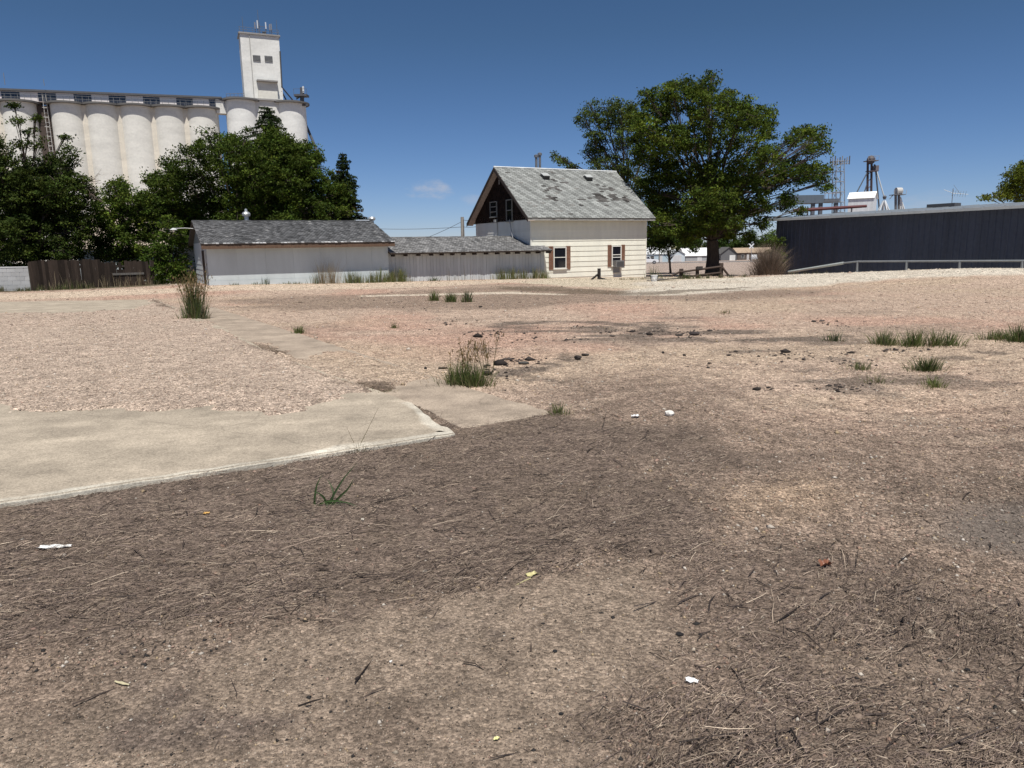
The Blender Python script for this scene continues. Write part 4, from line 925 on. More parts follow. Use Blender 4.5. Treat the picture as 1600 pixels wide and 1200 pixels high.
distributor('grain_distributor', 'cluster of splayed grey grain spouts between the two elevator legs', 1382, 311, 22, 24, 190, False)
d = 190.0; b = at(1402, 440, d); leg2 = thing('bucket_elevator', 'shorter double bucket elevator with round head and white spouts', 'grain elevator', b)
for px in (1399.5, 1404.5):
    mb = MB(); mb.tube([at(px, 440, d), at(px, 300, d)], .34, (.17, .165, .17), 4); mb.build('trunking', 'dullmetal', leg2)
mb = MB(); q = at(1404, 299, d); mb.tube([q + (-.7, 0, 0), q + (.7, 0, 0)], .95, (.45, .44, .42), 14); mb.build('head', 'dullmetal', leg2)
mb = MB(); q = at(1403, 304, d); mb.box(q[0] - 1.6, q[0] + 1.4, q[1] - 1.3, q[1] + 1.3, q[2] - .15, q[2], (.14, .14, .15))
for a_ in (-1.6, -.6, .4, 1.4): mb.box(q[0] + a_ - .04, q[0] + a_ + .04, q[1] - 1.35, q[1] - 1.31, q[2], q[2] + 1.0, (.4, .4, .4))
mb.tube([at(1396, 304, d), at(1390, 311, d)], .1, (.2, .2, .2)); mb.build('platform', 'dullmetal', leg2)
for k in range(6):
    mb = MB(); mb.tube([at(1407, 308, d), at(1406 + k * 2.4, 335, d) + (0, (k % 2) * 1.2, 0)], .15, (.70, .71, .71), 6); mb.build('spout', 'dullmetal', leg2)
simple_house('mill_cupola', 'white gabled mill house standing above the dark metal roof', 'building', 1317, 1352, 170, 441, 14.0, 1.35, 4.2, (.66, .68, .70), (.80, .80, .78), th=-.62, eave=.25, wmat='dullmetal', rmat='dullmetal')
mb = MB()                                       # its right-hand gable turned a little towards the lot
d = 150.0
con = thing('conveyor', 'dark red sloping conveyor beam crossing above the metal roof', 'conveyor', at(1300, 440, d))
mb = MB(); a, b = at(1240, 329, d), at(1354, 322, d); mb.tube([a, b], [.36, .28], (.075, .012, .015), 4); mb.build('beam', 'dullmetal', con)
for px in (1262, 1308, 1331):
    mb = MB(); t_ = (px - 1240) / 114; q = a + (b - a) * t_; mb.tube([q, (q[0], q[1], -3)], .16, (.10, .10, .11), 4); mb.build('support', 'dullmetal', con)
d = 165.0; pl = thing('loading_platform', 'dark blue grey elevated platform on legs behind the big tree', 'platform', at(1275, 440, d))
mb = MB(); a, b = at(1232, 318, d), at(1287, 318, d); hh = 12 * d / FPX; mb.box(a[0], b[0], a[1], a[1] + 5, a[2], a[2] + hh, (.10, .125, .155)); mb.build('bin', 'dullmetal', pl)
mb = MB(); c_ = at(1312, 318, d); mb.box(b[0] + .02, c_[0], a[1], a[1] + 5, a[2] + .2, a[2] + .9, (.11, .12, .14)); mb.box(b[0] + .02, c_[0], a[1], a[1] + .1, a[2] + 2.0, a[2] + 2.15, (.3, .3, .32))
for k in range(5): x = b[0] + .1 + (c_[0] - b[0] - .2) * k / 4; mb.box(x, x + .1, a[1] - .11, a[1] - .01, a[2] + .9, a[2] + 2.1, (.2, .2, .22))
mb.build('deck', 'dullmetal', pl)
for px in (1272, 1284, 1308):
    mb = MB(); q = at(px, 322, d); mb.box(q[0] - .35, q[0] + .35, a[1] + .3, a[1] + 1.0, -3, a[2] - .004, (.09, .10, .12)); mb.build('support', 'dullmetal', pl)

# --- utility poles, wires, crossing sign, rail fence, leaning post
def pole(px, top, d, r_, label, cross=True, group=None, col=(.20, .175, .15)):
    q = at(px, 400, d); z0 = float(zf(q[0], q[1])); zt = float(at(px, top, d)[2]); t = thing('utility_pole', label, 'utility pole', (q[0], q[1], z0), group)
    mb = MB(); mb.tube([(q[0], q[1], z0 - .5), (q[0], q[1], zt)], [r_ * 1.3, r_], col, 8); mb.build('pole', 'wood', t)
    if cross: mb = MB(); mb.box(q[0] - .9, q[0] + .9, q[1] - .12, q[1] - .05 - r_ * .1, zt - .5, zt - .38, col); mb.build('crossarm', 'wood', t)
    return t, np.array((q[0], q[1], zt))
p1, pt1 = pole(724, 339, 58, .13, 'bare grey utility pole behind the low shed roof', False, None, (.32, .30, .27))
w1 = thing('overhead_wire', 'thin dark power lines running from the utility pole', 'wire', pt1)
for (A, B, sag) in ((at(560, 356, 70), at(724, 354.5, 58), .15), (at(724, 354.5, 58), at(760, 350, 46.5), .1), (at(724, 343.5, 58), at(738, 343.5, 46), .05), (at(724, 345, 58), at(668, 371, 60), .05)):
    mb = MB(); mb.tube([A + (B - A) * t + (0, 0, -sag * 4 * t * (1 - t)) for t in np.linspace(0, 1, 9)], .016, (.06, .06, .065), 4); mb.build('wire', 'dullmetal', w1)
pole(1030, 385, 205, .14, 'left one of two thin poles before the pale blue house', True); pole(1045, 384, 205, .14, 'right one of two thin poles before the pale blue house', True)
q = at(1174, 407, 200); cs = thing('crossing_sign', 'white crossbuck railway crossing sign on a thin post', 'sign', q)
mb = MB(); top = at(1174, 384.5, 200); mb.tube([(q[0], q[1], q[2] - .5), top], .07, (.35, .35, .36), 6); mb.build('post', 'dullmetal', cs)
for s in (-1, 1):
    mb = MB(); u = np.array((.62 * s, 0, .62)); v = np.array((-.11, 0, .11 * s)) ; y_ = np.array((0, .02, 0)); o_ = np.array((0, -.1 - .05 * (s > 0), 0))
    P = [top - u - v + o_, top + u - v + o_, top + u + v + o_, top - u + v + o_]; mb.hexa([tuple(p) for p in P] + [tuple(p + y_) for p in P], (.80, .80, .80)); mb.build('blade', 'paint', cs)
q0 = g(1049, 436); q1 = g(1089, 434); q2 = g(1126, 432.5); dF = 36.0
rfence = thing('rail_fence', 'short sagging brown rail fence in front of the big tree trunk', 'fence', at(1089, 433, dF))
BR = (.075, .055, .045)
for (px, top, bot, r_) in ((1064, 420, 439, .085), (1089, 417, 437, .07), (1126, 411, 435, .085)):
    mb = MB(); a, b = at(px, bot + 6, dF), at(px, top, dF); mb.box(a[0] - r_, a[0] + r_, dF - r_, dF + r_, a[2], b[2], jit(BR, .2)); mb.build('post', 'wood', rfence)
for (A, B) in (((1049, 431), (1064, 424)), ((1064, 425), (1126, 416.5)), ((1064, 433.5), (1126, 426)), ((1129, 418), (1138, 430))):
    mb = MB(); mb.tube([at(*A, dF - .12), at(*B, dF - .12)], .055, jit(BR, .2), 6); mb.build('rail', 'wood', rfence)
mb = MB(); a, b = at(1088, 421, dF - .2), at(1098, 416, dF - .2); mb.box(a[0], b[0], dF - .24, dF - .2, a[2], b[2], (.05, .045, .042)); mb.build('board', 'wood', rfence)
dP = 36.5; lp = thing('broken_post', 'dark fence post with diagonal brace before the house wall', 'post', at(936, 437, dP))
mb = MB(); a, b = at(936, 442, dP), at(936, 419.5, dP); mb.box(a[0] - .075, a[0] + .075, dP - .075, dP + .075, a[2], b[2], (.035, .03, .028)); mb.build('post', 'wood', lp)
mb = MB(); mb.tube([at(935, 428, dP - .1), at(923.5, 437.5, dP - .1)], .055, (.045, .04, .036), 6); mb.build('brace', 'wood', lp)
mb = MB(); mb.tube([at(938, 434.5, dP - .1), at(950, 438.2, dP - .1), at(966, 440.2, dP - .3)], .05, (.04, .036, .033), 6); mb.build('fallen_rail', 'wood', lp)
q = at(1022, 441, 33.5); bk = thing('bucket', 'white plastic bucket lying among scrap wood near the house', 'bucket', q)
mb = MB(); mb.lathe(q, [(.001, 0), (.12, 0), (.155, .30), (.165, .30), (.165, .33), (.145, .33), (.115, .02), (.001, .02)], (.74, .74, .72), 20); mb.build('pail', 'plastic', bk)
mb = MB(); mb.tube([q + (-.165, 0, .3), q + (-.12, -.12, .2), q + (0, -.17, .16), q + (.12, -.12, .2), q + (.165, 0, .3)], .008, (.3, .3, .3), 5); mb.build('handle', 'metal', bk)
for (A, B, nm) in (((1008, 434), (1036, 441), 'grey scrap board slanting behind the white bucket'), ((1012, 441.5), (1052, 437), 'long grey scrap board in front of the white bucket'), ((1028, 442), (1062, 434.5), 'thin dark scrap board right of the white bucket')):
    a, b = at(*A, 34 - R.uniform(0, .6)), at(*B, 34.4); a[2] = max(a[2], float(zf(a[0], a[1])) + .05); b[2] = max(b[2], float(zf(b[0], b[1])) + .06)
    mb = MB(); d_ = (b - a) / np.linalg.norm(b - a); n_ = np.cross(d_, (0, 0, 1)); n_ /= np.linalg.norm(n_); u_ = np.cross(n_, d_)
    P = [p + n_ * i * .06 + u_ * j * .018 for j in (-1, 1) for (p, i) in ((a, -1), (b, -1), (b, 1), (a, 1))]; mb.hexa(P, (.24, .22, .2) if 'grey' in nm else (.08, .07, .06)); o = mb.build('scrap_board', 'wood', None, origin=(a + b) / 2); tag(o, nm, 'board', 'scrap boards by the house corner')

# --- pickup in the far yard
def pickup(label, loc, th, col, name='pickup_truck'):
    t = thing(name, label, 'pickup truck', loc); fr = Frame(loc, th)
    mb = MB(); prof = [(-2.7, .45), (-2.7, 1.05), (-.9, 1.08), (-.9, 1.1), (.9, 1.12), (1.0, 1.1), (2.55, .98), (2.7, .8), (2.7, .45)]
    for s in (0,):
        V = [fr.p(x, -.92, z) for x, z in prof] + [fr.p(x, .92, z) for x, z in prof]; n = len(prof)
        mb.add(V, [tuple(range(n)), tuple(range(2 * n - 1, n - 1, -1))] + [((i + 1) % n, i, n + i, n + (i + 1) % n) for i in range(n)], col)
    mb.build('body', 'plastic', t)
    mb = MB(); V = [fr.p(x, y * w_, z) for y in (-1, 1) for (x, z, w_) in ((-.95, 1.08, .86), (1.05, 1.1, .86), (.45, 1.75, .74), (-.8, 1.76, .74))]; mb.hexa([V[0], V[1], V[5], V[4], V[3], V[2], V[6], V[7]], col); cab = mb.build('cab', 'plastic', t)
    mb = MB()
    for y in (-.865, .865):
        s = 1 if y > 0 else -1
        for (xa, xb, xc, xd) in ((-.8, .02, .02, -.72), (.1, .88, .42, .1)):
            mb.add([fr.p(xa, s * .862, 1.18), fr.p(xb, s * .862, 1.18), fr.p(xc, s * .77, 1.68), fr.p(xd, s * .77, 1.68)], [(0, 1, 2, 3) if s < 0 else (3, 2, 1, 0)], (.02, .022, .03))
    mb.add([fr.p(1.0, -.75, 1.2), fr.p(1.0, .75, 1.2), fr.p(.52, .66, 1.7), fr.p(.52, -.66, 1.7)], [(0, 1, 2, 3)], (.02, .022, .03)); mb.build('window', 'glass', cab)
    for x in (-1.7, 1.7):
        for y in (-.85, .85):
            mb = MB(); c = np.array(fr.p(x, y, .38)); ax = np.array(fr.p(x, y + .12, .38)) - c; mb.tube([c - ax, c + ax], .38, (.018, .018, .02), 16); w_ = mb.build('wheel', 'plastic', t)
            mb = MB(); s = 1 if y > 0 else -1; mb.tube([c + ax * s * .95, c + ax * s * 1.1], .21, (.4, .4, .42), 12); mb.build('rim', 'metal', w_)
    return t
q = at(1010, 412.3, 165); q[2] = float(zf(q[0], q[1])); pickup('white pickup truck parked in the yard past the house corner', q, -.15, (.72, .73, .75))
q = at(1178, 406, 215); q[2] = float(zf(q[0], q[1])); pickup('small white pickup parked near the crossing sign', q, 1.3, (.70, .71, .72))
# ------------------------------------------------------------------ trees
GREEN = np.array((.95, 1.02, .55))
def unit(n):
    v = NP.normal(size=(n, 3)); return v / np.linalg.norm(v, axis=1)[:, None]
def leaf_mesh(name, P, size, col, parent, cvar=None, aspect=.55, up=.7, mat='leaf'):
    """one kite per leaf at P (n,3)"""
    n = len(P); nrm = unit(n) + np.array((0, -.15, up)); nrm /= np.linalg.norm(nrm, axis=1)[:, None]
    t = np.cross(nrm, unit(n)); t /= np.linalg.norm(t, axis=1)[:, None] + 1e-9; b = np.cross(nrm, t)
    s = (size * NP.uniform(.65, 1.35, n))[:, None]
    V = np.stack([P - t * s * .5, P + b * s * aspect * .5 + t * s * .05, P + t * s * .5 - nrm * s * .12, P - b * s * aspect * .5 + t * s * .05], 1).reshape(-1, 3)
    F = np.arange(n * 4).reshape(n, 4)
    C = GREEN * np.array(col)[None] * (cvar if cvar is not None else np.ones((n, 1))) * NP.uniform(.75, 1.3, (n, 1)) * (1 + NP.normal(0, .06, (n, 3)))
    return npmesh(name, V, F, mat, np.repeat(np.clip(C, .002, 1), 4, 0), parent)
BARK = (.085, .068, .055)
def tree(name, label, base, d, lobes, tr, fork, leaf=.13, col=(.050, .078, .022), dens=15, per=34, spray=.34, zspread=.55, group=None, bare=0.0, thin=1.0, ycol=(.085, .105, .025), stems=None, seed=0, back=True):
    global NP, R
    NP = np.random.default_rng(100 + seed); R = random.Random(100 + seed)
    base = np.array(base, float); t = thing(name, label, 'tree', base, group)
    L_ = []
    cx = np.mean([l[0] for l in lobes]); wid = (max(l[0] for l in lobes) - min(l[0] for l in lobes)) / 2 + 1e-3
    for l in lobes:
        px, py, rp = l[:3]; r = rp * d / FPX
        room = math.sqrt(max(.05, 1 - ((px - cx) / (wid * 1.15)) ** 2)) * wid * d / FPX * zspread
        dz = l[3] if len(l) > 3 else R.uniform(-1, 1) * room
        L_.append((at(px, py, d + dz), r))
        if back and r > .5 and R.random() < .8:
            dz2 = -dz + R.uniform(-.4, .4) * room; L_.append((at(px + R.uniform(-.3, .3) * rp, py + R.uniform(-.2, .3) * rp, d + dz2), r * .9))
    # limbs
    mb = MB(); fk = base + np.array((R.uniform(-.1, .1), 0, fork)); fks = [fk]
    if stems:
        fks = [base + np.array(s_) for s_ in stems]
        for f_ in fks: mb.tube([base + (f_ - base) * (.0, .0, .0) + (f_[0] * 0, 0, -.2), base + (f_ - base) * .5 + (0, 0, .1), f_], [tr, tr * .72, tr * .55], jit(BARK, .15), 8)
    else: mb.tube([base + (0, 0, -.3), base + (0, 0, .15), base + (fk - base) * .55 + (R.uniform(-.08, .08), 0, 0), fk], [tr * 1.45, tr * 1.08, tr * .92, tr * .85], BARK, 10)
    tips = []
    for (c, r) in L_:
        f_ = min(fks, key=lambda q: np.linalg.norm((q - c)[:2])); v = c - f_; L0 = np.linalg.norm(v)
        if L0 < .3: continue
        mid = f_ + v * .45 + np.array((0, 0, .10 * L0)) - np.array((v[0], v[1], 0)) * .12 + NP.normal(0, .05 * L0, 3)
        r0 = tr * min(.34, .11 + .035 * r / max(.3, tr)) ; mb.tube([f_ - v * .03, f_ + (mid - f_) * .5 + NP.normal(0, .03 * L0, 3), mid, c], [r0, r0 * .8, r0 * .6, max(.018, r0 * .3)], jit(BARK, .2), 6, False)
        for k in range(5):
            e = c + unit(1)[0] * r * .95; mb.tube([mid + (c - mid) * R.uniform(.3, 1), (c + e) / 2 + NP.normal(0, .08 * r, 3), e], [r0 * .28, .02, .009], jit(BARK, .25), 4, False)
            tips.append(e)
    mb.build('trunk', 'bark', t)
    # foliage: sprays fill the lobes, thicker towards their skins
    PP, CV = [], []
    for (c, r) in L_:
        n = max(5, int(dens * r * r * thin * 2.4)); u = unit(n); rad = r * NP.uniform(.15, 1, n) ** .45
        sp = c + u * rad[:, None] * np.array((1, 1.05, .92)) + NP.normal(0, .06 * r, (n, 3))
        lobe_k = math.exp(NP.normal(0, .13))
        for q in sp:
            m = int(per * 1.35 * NP.uniform(.5, 1.4)); sg = spray * NP.uniform(.6, 1.25)
            PP.append(q + np.clip(NP.normal(0, 1, (m, 3)), -2, 2) * np.array((sg, sg, sg * .55)) * .6)
            k = lobe_k * math.exp(NP.normal(0, .24)); y = np.clip(NP.normal(.25, .3), 0, 1)
            cc = (np.array(col) * (1 - y) + np.array(ycol) * y) * k
            CV.append(np.tile(cc, (m, 1)))
    leaf_mesh('crown', np.vstack(PP), leaf * 1.22, (1, 1, 1), t, np.vstack(CV))
    return t
def Z(x, y): return float(zf(x, y))
def z7(L_): return [(880 + x * .275, 100 + y * .275, r * .275) for (x, y, r) in L_]
TB = at(1112, 434, 47); TB[2] = Z(TB[0], TB[1])
tree('shade_tree', 'big spreading green tree with dark forked trunk behind the rail fence', TB, 47, z7([(560, 250, 95), (500, 190, 60), (680, 190, 100), (620, 150, 60), (820, 130, 70), (700, 110, 45), (845, 55, 34), (850, 260, 115), (940, 200, 60), (1000, 310, 105), (1040, 240, 50), (1120, 310, 75), (1170, 265, 40), (1185, 350, 38), (1150, 400, 50), (470, 350, 90), (600, 420, 115), (740, 420, 105), (900, 450, 115), (1050, 480, 100), (1170, 520, 85), (1300, 430, 55), (1390, 385, 50), (1450, 400, 50), (1500, 480, 42), (1440, 470, 50), (1380, 500, 45), (1300, 600, 95), (1420, 620, 70), (1490, 680, 45), (1505, 610, 35), (1180, 670, 95), (1040, 640, 105), (880, 640, 110), (720, 620, 115), (560, 600, 110), (470, 520, 85), (480, 720, 80), (600, 780, 105), (760, 790, 100), (900, 800, 90), (1020, 830, 80), (1120, 810, 75), (1260, 780, 60), (1340, 830, 36), (1130, 900, 45), (700, 920, 80), (580, 930, 80), (830, 910, 60), (1000, 920, 55), (1340, 880, 34), (1395, 885, 26), (1060, 960, 40), (420, 320, 60), (430, 430, 70), (405, 530, 60), (760, 930, 70), (900, 890, 75), (830, 840, 85), (690, 990, 45), (950, 955, 50), (640, 700, 90), (820, 720, 90), (960, 730, 80)]),
     .42, 2.3, leaf=.125, col=(.050, .072, .020), ycol=(.10, .115, .024), dens=14.5, per=32, spray=.34, zspread=.6, seed=1, thin=.95, stems=None)
CB = at(975, 400, 66); CB[2] = Z(CB[0], CB[1])
tree('cottonwood_tree', 'lighter feathery tree behind the house roof beside the big tree', CB, 66, z7([(120, 320, 55), (180, 260, 60), (260, 250, 65), (330, 270, 70), (400, 240, 35), (385, 330, 80), (160, 420, 60), (250, 400, 80), (350, 430, 80), (140, 500, 45), (200, 500, 60), (180, 570, 50), (280, 560, 75), (370, 580, 70), (420, 650, 60), (330, 640, 60), (450, 740, 60), (250, 330, 60)]) + [(870, 243, 7), (878, 250, 9), (888, 256, 8), (893, 262, 7), (930, 275, 14)],
     .45, 4, leaf=.15, col=(.055, .075, .030), ycol=(.085, .10, .04), dens=8.5, per=24, spray=.42, seed=2, thin=.8)
DB = at(1048, 410, 60); DB[2] = Z(DB[0], DB[1])
tree('shrub_tree', 'dark dense low tree between the house corner and the big trunk', DB, 60, [(1018, 335, 20), (1020, 365, 22), (1042, 350, 25), (1045, 375, 20), (1065, 365, 22), (1080, 378, 14), (1015, 385, 14), (1030, 320, 18), (1085, 355, 18), (1062, 335, 22)], .09, 1.0, leaf=.15, col=(.028, .045, .015), ycol=(.05, .07, .02), dens=12, per=30, spray=.4, seed=3)
B1 = at(55, 440, 41); B1[2] = Z(B1[0], B1[1])
tree('old_tree', 'dark ragged tree with bare twigs at the left edge behind the block wall', B1, 41, [(18, 262, 30), (55, 270, 28), (35, 225, 12), (28, 190, 8), (45, 205, 8), (60, 225, 9), (22, 165, 4), (90, 265, 26), (105, 235, 12), (118, 250, 12), (102, 215, 6), (60, 310, 42), (18, 320, 45), (108, 300, 36), (130, 325, 20), (20, 370, 42), (70, 365, 42), (112, 365, 32), (135, 290, 14), (-35, 290, 45), (-40, 370, 50), (15, 405, 26), (60, 400, 26), (100, 395, 24), (80, 335, 34), (35, 345, 34), (120, 400, 16), (90, 300, 26), (40, 290, 26), (130, 350, 20), (10, 280, 30), (55, 185, 4), (-10, 230, 25)],
     .34, 1.5, leaf=.11, col=(.035, .050, .018), ycol=(.060, .075, .022), dens=19, per=32, spray=.28, seed=4, thin=1.0)
mbt = MB(); R = random.Random(5)
B2 = at(195, 440, 43); B2[2] = Z(B2[0], B2[1])
tree('young_tree', 'brighter green slender tree in front of the pale cottage', B2, 43, [(180, 298, 20), (172, 325, 26), (205, 318, 26), (218, 345, 26), (178, 360, 28), (202, 378, 28), (162, 392, 20), (222, 385, 22), (190, 285, 8), (228, 310, 14), (160, 345, 16), (150, 375, 14), (195, 405, 20), (235, 360, 20)],
     .14, 1.2, leaf=.11, col=(.045, .068, .020), ycol=(.10, .12, .03), dens=19, per=32, spray=.28, seed=5)
B3 = at(380, 420, 50); B3[2] = Z(B3[0], B3[1])
tree('elm_tree', 'wide dense green tree rising behind the garage roof', B3, 50, [(330, 232, 24), (302, 255, 30), (350, 222, 16), (372, 232, 24), (445, 232, 22), (475, 245, 24), (535, 300, 16), (540, 330, 12), (432, 225, 26), (458, 240, 26), (485, 262, 22), (500, 248, 6), (518, 282, 18), (522, 310, 22), (492, 300, 30), (450, 280, 36), (400, 275, 40), (350, 275, 40), (300, 298, 36), (262, 290, 26), (240, 278, 14), (265, 262, 14), (282, 330, 32), (330, 330, 34), (380, 325, 36), (430, 330, 36), (480, 330, 32), (516, 335, 18), (250, 330, 26), (235, 310, 18), (345, 360, 26), (290, 365, 26), (400, 360, 26), (450, 360, 26), (500, 355, 22), (325, 210, 9), (385, 210, 8)],
     .5, 2.2, leaf=.125, col=(.044, .066, .018), ycol=(.085, .105, .024), dens=17, per=34, spray=.34, seed=6)
B4 = at(272, 446, 37.5); B4[2] = Z(B4[0], B4[1])
tree('bush', 'leafy bush filling the gap between the fence and the garage', B4, 37.5, [(270, 362, 20), (256, 388, 24), (284, 378, 16), (266, 415, 24), (288, 405, 12), (246, 425, 14), (280, 430, 14), (262, 345, 10), (240, 400, 12), (238, 438, 15), (226, 428, 13), (300, 438, 12), (260, 425, 28), (238, 418, 22), (288, 424, 20), (270, 442, 18), (268, 395, 24)], .10, .6, leaf=.10, col=(.045, .072, .018), ycol=(.08, .105, .025), dens=16, per=30, spray=.24, seed=7)
B5 = at(1600, 420, 62); B5[2] = Z(B5[0], B5[1])
tree('maple_tree', 'yellow green tree at the right edge beyond the metal roof', B5, 62, [(1590, 275, 15), (1604, 282, 22), (1578, 292, 12), (1552, 306, 8), (1574, 304, 12), (1630, 265, 35), (1600, 300, 20), (1538, 309, 5), (1650, 310, 40), (1620, 340, 30), (1680, 350, 40)], .35, 3, leaf=.15, col=(.085, .10, .022), ycol=(.16, .165, .035), dens=11, per=28, spray=.4, seed=8)
for i, (lb, px, d_, lobs, tc_) in enumerate((
    ('distant dark tree above the brown roofed house', 1165, 262, [(1160, 378, 10), (1172, 370, 10), (1150, 384, 9), (1182, 380, 9), (1168, 388, 9)], (.035, .052, .02)),
    ('distant pale green tree left of the metal building', 1203, 275, [(1198, 374, 9), (1210, 368, 9), (1190, 383, 8), (1206, 384, 10), (1220, 378, 10)], (.07, .095, .035)),
    ('distant dark tree behind the white barn', 1128, 268, [(1120, 376, 12), (1138, 370, 12), (1130, 386, 12), (1108, 384, 10), (1145, 384, 9)], (.03, .048, .018)),
    ('distant tree above the pale blue house', 1040, 268, [(1025, 378, 10), (1042, 372, 12), (1060, 378, 10), (1085, 378, 12), (1075, 386, 9)], (.04, .06, .022)))):
    b = at(px, 405, d_); b[2] = Z(b[0], b[1]); tree('distant_tree', lb, b, d_, lobs, .35, 1.5, leaf=.5, col=tc_, ycol=tuple(c * 1.5 for c in tc_), dens=4, per=16, spray=1.0, group='trees along the far side of the yard', seed=20 + i, back=False)
def spruce(label, px, top, base, d, rpx, seed, gaps, shape=.85, dead=.0):
    global NP, R
    NP = np.random.default_rng(seed); R = random.Random(seed)
    a = at(px, base, d); a[2] = Z(a[0], a[1]); H = at(px, top, d)[2] - a[2]; rmax = rpx * d / FPX
    t = thing('spruce_tree', label, 'tree', a); mb = MB(); mb.tube([a + (0, 0, -.2), a + (0, 0, H * .6), a + (0, 0, H * .985)], [.24, .13, .012], (.06, .045, .038), 8)
    PP, CC = [], []; z = H * .12
    while z < H * .985:
        f = 1 - z / H; rr = rmax * (f ** shape) * NP.uniform(.78, 1.12) + .05; n = int(6 + 6 * f); a0 = NP.uniform(0, 6.28)
        for k in range(n):
            q = a0 + 6.283 * k / n + NP.normal(0, .2); l = rr * NP.uniform(.7, 1.15); dr = NP.uniform(.1, .32)
            if NP.random() < gaps: l *= .45
            dirn = np.array((math.cos(q), math.sin(q), 0)); p0 = a + (0, 0, z); p1 = p0 + dirn * l + (0, 0, -dr * l * .6 + .22 * l * (l < .6)); 
            pm = (p0 + p1) / 2 + (0, 0, .04 * l); mb.tube([p0, pm, p1], [.035 * f + .01, .02 * f + .008, .005], (.05, .038, .03), 4, False)
            m = max(12, int(l * 75)); u = NP.uniform(.12, 1.04, m) ** .8
            S = p0 + (p1 - p0) * u[:, None] + (pm - (p0 + p1) / 2) * (1 - (2 * u - 1) ** 2)[:, None]
            side = np.cross(dirn, (0, 0, 1)); S = S + side * (NP.normal(0, .17, m) * l * (1.1 - .7 * u))[:, None] + np.array((0, 0, -1)) * np.abs(NP.normal(0, .09, m))[:, None]
            c = np.array((.026, .040, .022)) * math.exp(NP.normal(0, .22))
            if NP.random() < dead: c = np.array((.10, .055, .035))
            PP.append(S); CC.append(np.tile(c, (m, 1)))
        z += NP.uniform(.16, .26)
    mb.build('trunk', 'bark', t); leaf_mesh('crown', np.vstack(PP), .20, (1, 1, 1), t, np.vstack(CC), aspect=.34, up=.35)
spruce('pointed dark spruce rising against the white elevator silos', 437, 163, 430, 58, 112, 41, .10, shape=.66)
spruce('brown tipped dark spruce standing right of the wide green tree', 546, 234, 430, 51, 54, 42, .22, shape=.75, dead=.07)
# bare dead branches reaching right from the old tree
# ------------------------------------------------------------------ dead twigs of the old tree, dry bush
def reset(seed):
    global NP, R
    NP = np.random.default_rng(seed); R = random.Random(seed)
reset(50)
def twig_fan(mb, p, dirs, n, L0, r0, col, depth=2):
    for _ in range(n):
        d_ = np.array(dirs) + NP.normal(0, .38, 3); d_ /= np.linalg.norm(d_); l = L0 * R.uniform(.5, 1.1)
        m = p + d_ * l * .5 + NP.normal(0, .06 * l, 3); e = p + d_ * l + NP.normal(0, .1 * l, 3) - (0, 0, .05 * l)
        mb.tube([p, m, e], [r0, r0 * .7, r0 * .35], jit(col, .25), 4, False)
        if depth: twig_fan(mb, m, d_, 2, l * .55, r0 * .55, col, depth - 1); twig_fan(mb, e, d_, 2, l * .45, r0 * .4, col, depth - 1)
mb = MB(); p = at(128, 285, 40.5); twig_fan(mb, p, (.9, -.1, .15), 6, 1.1, .022, (.20, .155, .13)); p = at(135, 300, 40.5); twig_fan(mb, p, (.9, -.1, -.05), 4, .9, .02, (.18, .14, .12))
mb.build('dead_branch', 'bark', bpy.data.objects['old_tree'])

# ------------------------------------------------------------------ grass and weeds
G1, G2, DRY, SEED = (.088, .115, .032), (.15, .175, .055), (.30, .235, .145), (.22, .15, .075)
def blades(base, n, w, h, cols, lean=.5, wid=.006, curve=.5, hmin=.28, droop=.3, seg=4, flat_=1.0):
    """n curved tapering blades; returns V, F(quads), C"""
    q = NP.uniform(0, 6.283, n); rr = w * np.minimum(1.5, .55 * np.abs(NP.normal(0, 1, n))); px, py = base[0] + rr * np.cos(q), base[1] + rr * np.sin(q) * flat_
    pz = np.full(n, base[2]) - .01
    hh = h * NP.uniform(hmin, 1.05, n) * (1 - .25 * (rr / max(w, 1e-6)) ** 2)
    a = q + NP.normal(0, .7, n); ln_ = lean * NP.uniform(.15, 1.2, n) * (.4 + .6 * rr / max(w, 1e-6))
    ta = NP.uniform(0, 6.283, n); V = np.empty((n, seg + 1, 2, 3))
    for k in range(seg + 1):
        u = k / seg; off = ln_ * hh * (u * (1 - curve) + curve * u * u); z = hh * (u - droop * ln_ * u * u * u)
        c = np.stack([px + np.cos(a) * off, py + np.sin(a) * off, pz + z], 1)
        ww = (wid * (1 - u) ** .7 * (1 - .25 * (k == 0)) + wid * .08)[..., None] if np.ndim(wid) else wid * (1 - u) ** .7 + wid * .06
        s = np.stack([np.cos(ta), np.sin(ta), 0 * ta], 1) * ww * .5
        V[:, k, 0] = c - s; V[:, k, 1] = c + s
    idx = np.arange(n * (seg + 1) * 2).reshape(n, seg + 1, 2)
    F = np.stack([idx[:, :-1, 0], idx[:, :-1, 1], idx[:, 1:, 1], idx[:, 1:, 0]], -1).reshape(-1, 4)
    ci = NP.integers(0, len(cols), n); C = np.array(cols)[ci] * NP.uniform(.7, 1.3, (n, 1))
    C = np.repeat(C, (seg + 1) * 2, 0)
    return V.reshape(-1, 3), F, C
def join(parts):
    V, F, C, b = [], [], [], 0
    for v, f, c in parts: V.append(v); F.append(f + b); C.append(c); b += len(v)
    return np.vstack(V), np.vstack(F), np.vstack(C)
